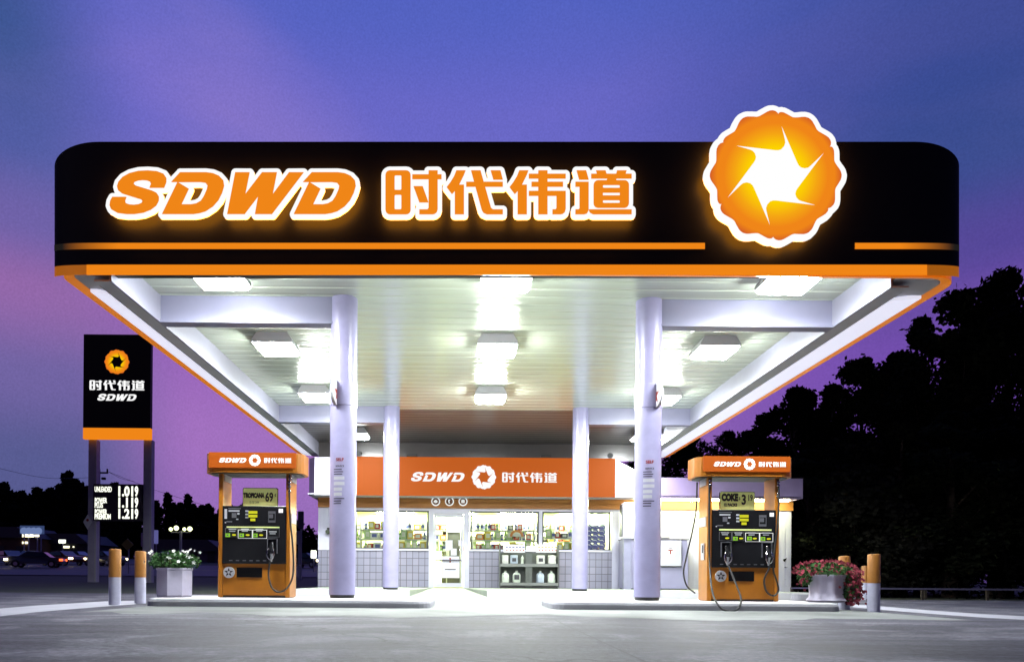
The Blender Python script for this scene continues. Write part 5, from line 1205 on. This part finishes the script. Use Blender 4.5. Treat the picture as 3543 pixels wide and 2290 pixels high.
# ------------------------------------------------------------------ trees
def crown_mesh(rnd, H, r, z0, n, size, lobes=26, pine=False):
    mb = MB(); cl = []
    for k in range(lobes):
        f = (k + .5) / lobes; z = z0 + (H - z0) * f
        env = (math.sin(PI * min(1, .22 + f * .80)) ** .7) if not pine else (1 - f) ** .8 * .9 + .12
        a = rnd.uniform(0, 2 * PI); rr = r * env * rnd.uniform(.25, .85); cr = r * (rnd.uniform(.28, .45)) * (.55 + .6 * env)
        if z + cr * .6 > H: z = H - cr * .5
        cl.append((rr * math.cos(a), rr * math.sin(a), z, cr))
    per = n // lobes
    for (x, y, z, cr) in cl:
        for _ in range(per):
            while True:
                p = Vector((rnd.uniform(-1, 1), rnd.uniform(-1, 1), rnd.uniform(-1, 1)))
                if p.length < 1: break
            p *= (.75 + .25 * rnd.random()) * cr
            if rnd.random() < .06: p *= 1.35
            q = Vector((x, y, z + p.z * -.0)) + Vector((p.x, p.y, p.z * .8)); s_ = size * rnd.uniform(.6, 1.4)
            u = Vector((rnd.gauss(0, 1), rnd.gauss(0, 1), rnd.gauss(0, 1))).normalized(); w = u.orthogonal().normalized()
            mb.add([q - u * s_, q + w * s_ * .6, q + u * s_, q - w * s_ * .6], [(0, 1, 2, 3)])
    return mb, cl
def tree_proto(seed, H, r, z0, n, size, m, name, label, cat='tree', pine=False, group=None):
    rnd = random.Random(seed); t = thing(name, label, cat, (0, 0, 0), group)
    mb, cl = crown_mesh(rnd, H, r, z0, n, size, pine=pine); mb.build('crown', m, t)
    mb = MB(); mb.cyl((0, 0, -.2), (0.05, 0, H * .55), r * .09 + .05, r * .04 + .02, 10)
    mb.cyl((0.05, 0, H * .55), (0, 0, H * .9), r * .04 + .02, .02, 8)
    for (x, y, z, cr) in cl[::2]: zb = max(H * .15, z - r * .8); mb.cyl((0, 0, min(zb, H * .85)), (x * .85, y * .85, z), .05, .012, 6)
    mb.build('trunk', M['trunk'], t); return t
grp = 'dark trees on the right behind the store'
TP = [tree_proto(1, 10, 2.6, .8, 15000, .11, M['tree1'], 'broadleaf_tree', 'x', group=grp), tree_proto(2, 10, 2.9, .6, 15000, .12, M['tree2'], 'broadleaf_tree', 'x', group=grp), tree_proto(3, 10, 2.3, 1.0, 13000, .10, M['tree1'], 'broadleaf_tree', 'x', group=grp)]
usedp = set()
tl = [(2240, 1560, 38, 1.1, 'dark tree seen between the store roof and the canopy, left of the front right column'), (2390, 1500, 37, 1.1, 'dark tree just right of the front right column above the store wing'), (2520, 1495, 33, 1, 'dark tree rising just above the wing roof of the store'), (2640, 1440, 34, 1, 'dark tree under the far right edge of the canopy, left of the sky gap'), (2752, 1345, 31, .9, 'narrow dark tree with a ragged tip beside the sky gap'),
      (2880, 1335, 33, 1, 'dark tree between the ragged narrow tree and the rounded tall one'), (2985, 1245, 30, .95, 'dark tree with a rounded top above the right bollards'), (3110, 1225, 31, .9, 'dark tree behind the rounded one, with small sky holes'),
      (3190, 1105, 28.5, .9, 'tall dark tree stepping up toward the canopy corner'), (3330, 1012, 27.5, .95, 'taller dark tree with a broad shoulder near the right edge'), (3485, 940, 27, .9, 'tallest dark tree whose tip stands alone near the right edge'), (3640, 985, 26.5, 1, 'dark tree cut by the right edge of the picture')]
low = [(2800, 1560, 25.5), (2960, 1500, 24.8), (3120, 1470, 24.5), (3290, 1430, 24), (3450, 1400, 24.2), (3620, 1380, 24), (2720, 1640, 28)]
for i, (px, py, Y, wf_, lab) in enumerate(tl + [(a, b, c, 1.15, 'low bushy dark tree in front of the woods, number') for a, b, c in low]):
    k = i % 3; H = P(px, py, Y).z; s_ = H / 10.0
    if i >= len(tl): lab = 'low bushy dark tree in the front rank of the woods right of the store'
    loc = (PX(px, Y, py), Y, 0); scl = (wf_ * max(.75, s_ ** .5), wf_ * max(.75, s_ ** .5), s_)
    if k not in usedp: o = TP[k]; usedp.add(k); o.location = loc; o.scale = scl; o['label'] = lab
    else: o = copy_tree(TP[k], loc, label=lab, rz=rnd.uniform(0, 6), scale=scl)
# dense undergrowth closing the foot of the woods
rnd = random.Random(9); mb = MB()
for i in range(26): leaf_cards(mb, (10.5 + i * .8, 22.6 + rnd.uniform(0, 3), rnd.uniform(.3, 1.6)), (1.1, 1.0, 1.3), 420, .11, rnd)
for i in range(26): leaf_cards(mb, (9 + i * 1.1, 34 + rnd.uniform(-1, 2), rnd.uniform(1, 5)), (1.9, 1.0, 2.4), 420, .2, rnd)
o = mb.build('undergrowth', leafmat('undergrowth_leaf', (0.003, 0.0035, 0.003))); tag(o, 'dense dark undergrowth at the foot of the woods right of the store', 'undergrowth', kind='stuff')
# far tree line on the left
grp = 'distant tree line across the street'
FP = [tree_proto(21, 10, 3.6, .5, 6000, .30, M['tree1'], 'broadleaf_tree', 'x', group=grp), tree_proto(22, 10, 3.2, .5, 6000, .28, M['tree2'], 'broadleaf_tree', 'x', group=grp), tree_proto(23, 10, 2.6, .8, 5000, .26, M['pine'], 'pine_tree', 'x', pine=True, group=grp)]
ft = [(-60, 1690, 0), (15, 1672, 0), (75, 1700, 1), (130, 1690, 0), (175, 1690, 1), (232, 1634, 2), (255, 1660, 0), (300, 1685, 1), (345, 1685, 0), (400, 1672, 1), (450, 1685, 0), (500, 1690, 1), (540, 1735, 0), (585, 1707, 2), (625, 1740, 1), (655, 1712, 2), (700, 1750, 0),
      (720, 1745, 1), (780, 1740, 0), (850, 1738, 1), (900, 1750, 0), (960, 1760, 1), (1000, 1775, 0), (1040, 1815, 2), (1075, 1830, 1), (1110, 1840, 0)]
names = {-60: 'dark distant tree cut by the left edge', 15: 'dark distant tree at the far left above the long lit roof edge', 232: 'tallest distant tree, standing alone left of the price sign posts', 585: 'pointed distant tree above the globe street lamp', 655: 'second pointed distant tree right of the globe street lamp'}
usedp = set()
for px, py, k in ft:
    Y = 138 + (px * 7 % 23); H = P(px, py, Y).z - terr(PX(px, Y), Y); s_ = H / 10
    lab = names.get(px, 'dark rounded tree in the distant line across the street'); loc = (PX(px, Y, py), Y, terr(PX(px, Y, py), Y)); scl = (s_ * .85, s_ * .85, s_)
    if k == 2: lab = names.get(px, 'pointed distant tree between the left pump and the store')
    if k not in usedp: o = FP[k]; usedp.add(k); o.location = loc; o.scale = scl; o['label'] = lab
    else: copy_tree(FP[k], loc, label=lab, rz=(px % 7) * .9, scale=scl)
mb = MB(); rnd = random.Random(4)
for i in range(46): x = -108 + i * 2.1; leaf_cards(mb, (x, 134 + rnd.uniform(-4, 4), terr(x, 134) + rnd.uniform(1, 4)), (3, 2, 3.5), 260, .5, rnd)
tag(mb.build('distant_thicket', M['tree2']), 'dark thicket filling the foot of the distant tree line', 'thicket', kind='stuff')

# ------------------------------------------------------------------ across the street: shops, lamps, signs, cars
def tp(px, Y, py=1950): x = PX(px, Y, py); return x, terr(x, Y)
warm = emat('warm_light', (1.0, 0.92, 0.6), 2.6); cool = emat('cool_sign_light', (0.95, 1.0, 0.85), 2.2)
# low shop far left with a lit canopy edge
def shop(px0, px1, Y, py_top, label, wallc, lit):
    a, b = PX(px0, Y), PX(px1, Y); zg = terr((a + b) / 2, Y); zt2 = P(px0, py_top, Y).z
    t = thing('shop_building', label, 'building', ((a + b) / 2, Y, zg)); mw = mat('shop_wall', wallc, 0.8)
    mb = MB(); mb.box(a, b, Y, Y + 9, zg - .5, zt2); mb.build('wall', mw, t)
    mb = MB(); mb.prism([(a - .6, zt2), (b + .6, zt2), (b - 1.5, zt2 + 1.6), (a + 1.5, zt2 + 1.6)], 'y', Y - .6, Y + 9.5); mb.build('roof', mat('shop_roof', (0.09, 0.08, 0.1), 0.8), t)
    for (c0, c1_, r0_, r1_) in lit:
        p, q = P(c0, r1_, Y - .1), P(c1_, r0_, Y - .1); mb = MB(); mb.box(p.x, q.x, Y - .14, Y - .02, p.z, q.z); mb.build('lit_window', warm, t)
    mb = MB(); 
    for k in range(4): x = a + (b - a) * (k + .5) / 4; mb.box(x - .5, x + .5, Y - .05, Y + .0, zg, zg + 2.1)
    mb.build('door', mat('shop_door', (0.05, 0.05, 0.06), 0.5), t)
    return t
shop(-160, 100, 112, 1858, 'low dark shop at the far left with a long lit roof edge', (0.12, 0.06, 0.05), [(-60, 39, 1842, 1853), (77, 99, 1873, 1880)])
shop(120, 300, 118, 1880, 'low dark shop behind the parked cars with small lit windows', (0.06, 0.07, 0.09), [(153, 172, 1884, 1892), (220, 240, 1888, 1895), (252, 256, 1889, 1893)])
shop(520, 760, 104, 1905, 'pale low house with a pitched roof behind the white flowers', (0.13, 0.11, 0.18), [])
shop(-20, 60, 128, 1900, 'small shop with a warm lit front beyond the parking lot at left', (0.1, 0.09, 0.1), [(0, 20, 1905, 1912)])
# billboard and lit signs on poles
def polesign(px0, px1, py0, py1, Y, face, name, label, legs=1, dia=False, cat='sign', thick=.15, extra=None):
    a, b = P(px0, py1, Y), P(px1, py0, Y); cx_ = (a.x + b.x) / 2; zg = terr(cx_, Y); t = thing(name, label, cat, (cx_, Y, zg))
    mb = MB(); z0_, z1_ = a.z, b.z
    if dia: cz = (z0_ + z1_) / 2; mb.prism([(a.x, cz), (cx_, z0_), (b.x, cz), (cx_, z1_)], 'y', Y, Y + .05)
    else: mb.box(a.x, b.x, Y, Y + thick, z0_, z1_, 0, min(.04, (z1_ - z0_) * .1))
    f = mb.build('face', face, t)
    mb = MB()
    for k in range(legs): x = cx_ if legs == 1 else a.x + (b.x - a.x) * (.15 + .7 * k / (legs - 1)); mb.cyl((x, Y + thick + .06, zg - .1), (x, Y + thick + .06, z0_ + (z1_ - z0_) * .7), .05 * max(1, Y / 60), n=8)
    mb.build('pole', M['post'], t)
    if extra: mb = MB(); extra(mb, a, b, Y); mb.build('print', emat('dim_print_light', lin(120, 140, 190), .8) if extra.__name__ == 'bb' else M['ink'], f)
    return t
def bb(mb, a, b, Y):
    for k in range(4): x = a.x + (b.x - a.x) * (.18 + .2 * k); mb.prism([(x + .5 * math.cos(R(40 * j)), a.z + (b.z - a.z) * .35 + .5 * math.sin(R(40 * j))) for j in range(9)], 'y', Y - .06, Y - .01)
polesign(68, 152, 1818, 1846, 100, mat('billboard_blue', (0.1, 0.12, 0.2), 0.6, emit=lin(60, 78, 120), es=.7), 'billboard', 'dim blue billboard standing above the shops at the far left', 2, extra=bb)
polesign(76, 116, 1847, 1857, 101, warm, 'lit_sign', 'long cream lit sign below the dim blue billboard'); polesign(119, 134, 1849, 1856, 100.5, warm, 'lit_sign', 'short cream lit sign right of the long one under the billboard')
polesign(202, 226, 1866, 1878, 90, cool, 'lit_sign', 'bright white rectangular sign midway between the billboard and the price sign post')
polesign(419, 462, 1862, 1904, 50, mat('sign_yellow', (0.22, 0.17, 0.03), 0.6), 'warning_sign', 'dull yellow diamond road sign between the two left bollards', dia=True)
polesign(1030, 1051, 1768, 1828, 40, mat('sign_purple', (0.13, 0.11, 0.16), 0.6), 'road_sign', 'dark grey-purple sign just right of the left pump, upper one', thick=.06)
polesign(1026, 1040, 1836, 1882, 38, mat('sign_lilac', (0.3, 0.26, 0.4), 0.6), 'road_sign', 'small lilac sign just right of the left pump, lower one', thick=.06)
polesign(1075, 1094, 1903, 1930, 60, cool, 'lit_sign', 'bright white box sign between the left pump and the store')
polesign(529, 546, 1833, 1880, 70, mat('sign_blue', (0.2, 0.2, 0.35), 0.5, emit=lin(120, 120, 190), es=.5), 'shop_sign', 'narrow bluish sign right of the right sign post')
polesign(487, 497, 1843, 1890, 72, mat('sign_mauve', (0.25, 0.2, 0.4), 0.5), 'shop_sign', 'narrow mauve sign touching the right post of the price sign')
# street lamp with four globes
Y = 60; x, zg = tp(625, Y); t = thing('street_lamp', 'street lamp with four glowing globes above the white-flowered planter', 'street lamp', (x, Y, zg))
mb = MB(); zt2 = P(625, 1836, Y).z; mb.cyl((x, Y, zg - .1), (x, Y, zt2), .11, .09); mb.build('pole', M['dimwhite'], t)
mb = MB(); mb.cyl((PX(592, Y, 1835), Y, zt2 - .12), (PX(658, Y, 1835), Y, zt2 - .12), .03); mb.build('arm', M['post'], t)
gl = emat('globe_light', (0.93, 1.0, 0.5), 3)
for px, py, r_ in ((591, 1830, .15), (610, 1826, .19), (638, 1830, .14), (657, 1829, .19)):
    c_ = P(px, py, Y); mb = MB(); mb.lathe(c_.x, c_.y, [(.02, c_.z - r_)] + [(r_ * math.sin(R(a)), c_.z - r_ * math.cos(R(a))) for a in range(20, 180, 20)] + [(.02, c_.z + r_)], 14); mb.build('globe', gl, t, smooth=True)
# utility pole with crossarm and wires
Y = 95; c_ = P(343, 1622, Y); zg = terr(c_.x, Y); t = thing('utility_pole', 'wooden utility pole with a crossarm behind the left sign post', 'utility pole', (c_.x, Y, zg))
mb = MB(); mb.cyl((c_.x, Y, zg), (c_.x, Y, c_.z), .22, .15); mb.build('pole', M['wood'], t)
mb = MB(); a, b = P(343, 1635, Y), P(374, 1634, Y); mb.box(a.x, b.x, Y - .08, Y + .08, a.z - .1, a.z + .1); mb.cyl((b.x - .1, Y, a.z), (b.x - .1, Y, a.z + .5), .1); mb.box(P(352, 1655, Y).x, P(365, 1655, Y).x, Y - .2, Y + .2, P(352, 1659, Y).z, P(352, 1651, Y).z, 0, .05); mb.build('crossarm', M['wood'], t)
mb = MB(); a = P(374, 1631, Y)
for dz, ex_, ey in ((0, 465, 1665), (.0, 700, 1745)):
    b = P(ex_, ey, Y + 5); mb.tube([a, (a + b) / 2 - Vector((0, 0, .25)), b], .022, 5, sub=4)
a = P(343, 1650, Y); b = P(-80, 1600, Y - 20); mb.tube([a, (a + b) / 2 - Vector((0, 0, .8)), b], .02, 5, sub=6)
tag(mb.build('power_line', M['black'], org=(c_.x, Y, c_.z)), 'thin power lines hanging from the crossarm of the utility pole', 'power line')

# cars
def car_proto(name, col, seed, label):
    t = thing(name, label, 'car', (0, 0, 0)); cm = mat('car_paint', col, 0.3, var=0.05, coat=.6); gl_ = mat('car_glass', (0.02, 0.02, 0.03), 0.1, var=0)
    prof = [(-2.2, .35), (-2.25, .6), (-2.15, .82), (-1.3, .92), (-.75, 1.36), (.55, 1.42), (1.2, 1.0), (2.05, .88), (2.25, .6), (2.2, .35)]
    mb = MB(); n = len(prof); vs = []
    for y, k in ((-.86, .92), (-.9, 1), (.9, 1), (.86, .92)):
        for x, z in prof: vs.append((x * (1 if k == 1 else .985), y if z < 1 else y * .78, z))
    fs = [(j * n + i, j * n + (i + 1) % n, (j + 1) * n + (i + 1) % n, (j + 1) * n + i) for j in range(3) for i in range(n)] + [tuple(range(n)), tuple(range(4 * n - 1, 3 * n - 1, -1))]
    mb.add(vs, fs); mb.build('body', cm, t)
    mb = MB()
    for y, s_ in ((-.885, -1), (.885, 1)): mb.add([(-1.15, y, .95), (1.0, y, .97), (.5, y * .79, 1.35), (-.7, y * .79, 1.31)], [(0, 1, 2, 3)])
    mb.build('side_window', gl_, t)
    for x in (-1.4, 1.4):
        for y in (-.82, .82): mb = MB(); mb.cyl((x, y - .1, .32), (x, y + .1, .32), .32, n=16); w = mb.build('wheel', M['black'], t); mb = MB(); mb.cyl((x, y - .11, .32), (x, y + .11, .32), .17, n=12); mb.build('rim', M['chrome'], w)
    for y in (-.8, .8): mb = MB(); mb.box(2.0, 2.28, y - .14, y + .14, .58, .76); mb.build('headlight', emat('headlamp', (1, .85, .5), 9), t)
    for y in (-.8, .8): mb = MB(); mb.box(-2.27, -2.02, y - .12, y + .12, .6, .78); mb.build('tail_light', emat('tail_lamp', (1, .12, .03), 3), t)
    return t
ca = car_proto('sedan', (0.03, 0.03, 0.05), 1, 'x'); cb = car_proto('sedan', (0.08, 0.08, 0.11), 1, 'x'); cc_ = car_proto('sedan', (0.12, 0.02, 0.02), 1, 'x')
names = ['dark car with lit lamps on the street at the far left', 'pale car on the street below the dim blue billboard', 'red car on the street left of the price sign post', 'dark car on the street just left of the price sign post', 'pale car on the street between the price sign posts', 'dark car on the street between the two left bollards', 'red car on the street behind the white-flowered planter', 'pale car on the street left of the left pump', 'dark car on the street between the left pump and the store']
pos = [(30, 74, 0), (125, 66, 1), (215, 74, 2), (290, 70, 0), (362, 74, 1), (448, 70, 0), (560, 70, 2), (720, 74, 1), (1060, 72, 0)]
first = {0: ca, 1: cb, 2: cc_}; us = set()
for i, (px, Y, k) in enumerate(pos):
    if i in (3, 5, 7): continue
    x = PX(px, Y); loc = (x, Y, terr(x, Y) + .05); rz = R(-20 + (i * 37 % 30)) if Y > 68 else R(184)
    rz = R(-35 + (i * 13 % 14)) if Y > 68 else R(196)
    if k not in us: us.add(k); o = first[k]; o.location = loc; o.rotation_euler = (0, 0, rz); o['label'] = names[i]
    else: o = copy_tree(first[k], loc, label=names[i], rz=rz)
    o['group'] = 'cars on the street'
# parked cars in the lot (lamps off)
pk = car_proto('parked_car', (0.16, 0.18, 0.24), 2, 'x')
for ch in list(pk.children):
    if ch.name.startswith(('headlight', 'tail')): ch.data.materials[0] = M['chrome'] if ch.name.startswith('head') else M['red']
pn = ['pale parked car at the left edge of the lot across the street', 'second pale parked car from the left in the lot', 'parked car below the two cream signs', 'parked car under the bright white rectangular sign', 'parked car close left of the price sign post']
for i, px in enumerate((22, 62, 108, 210, 262)):
    Y = 96 + (i % 2) * 3; x = PX(px, Y); loc = (x, Y, terr(x, Y) + .06)
    if i == 0: pk.location = loc; pk.rotation_euler = (0, 0, R(20)); pk['label'] = pn[0]; o = pk
    else: o = copy_tree(pk, loc, label=pn[i], rz=R(20 + i * 37))
    o['group'] = 'cars parked across the street'
# guard rails right
for i, (y0, px0, px1) in enumerate(((20.6, 2740, 3600), (21.8, 2990, 3600))):
    a, b = PX(px0, y0), PX(px1, y0); lab = ['low steel guard rail before the woods, nearer the lot', 'second low steel guard rail running behind the first'][i]
    t = thing('guard_rail', lab, 'guard rail', (a, y0, 0)); mb = MB(); mb.box(a, b, y0, y0 + .04, .22, .26); mb.build('rail', M['rail'], t)
    mb = MB(); x = a
    while x < b: mb.box(x, x + .06, y0 + .041, y0 + .1, -.1, .26); x += 1.8
    mb.build('support', M['wood'], t)
bpy.context.view_layer.update()
print('objects', len(bpy.data.objects))
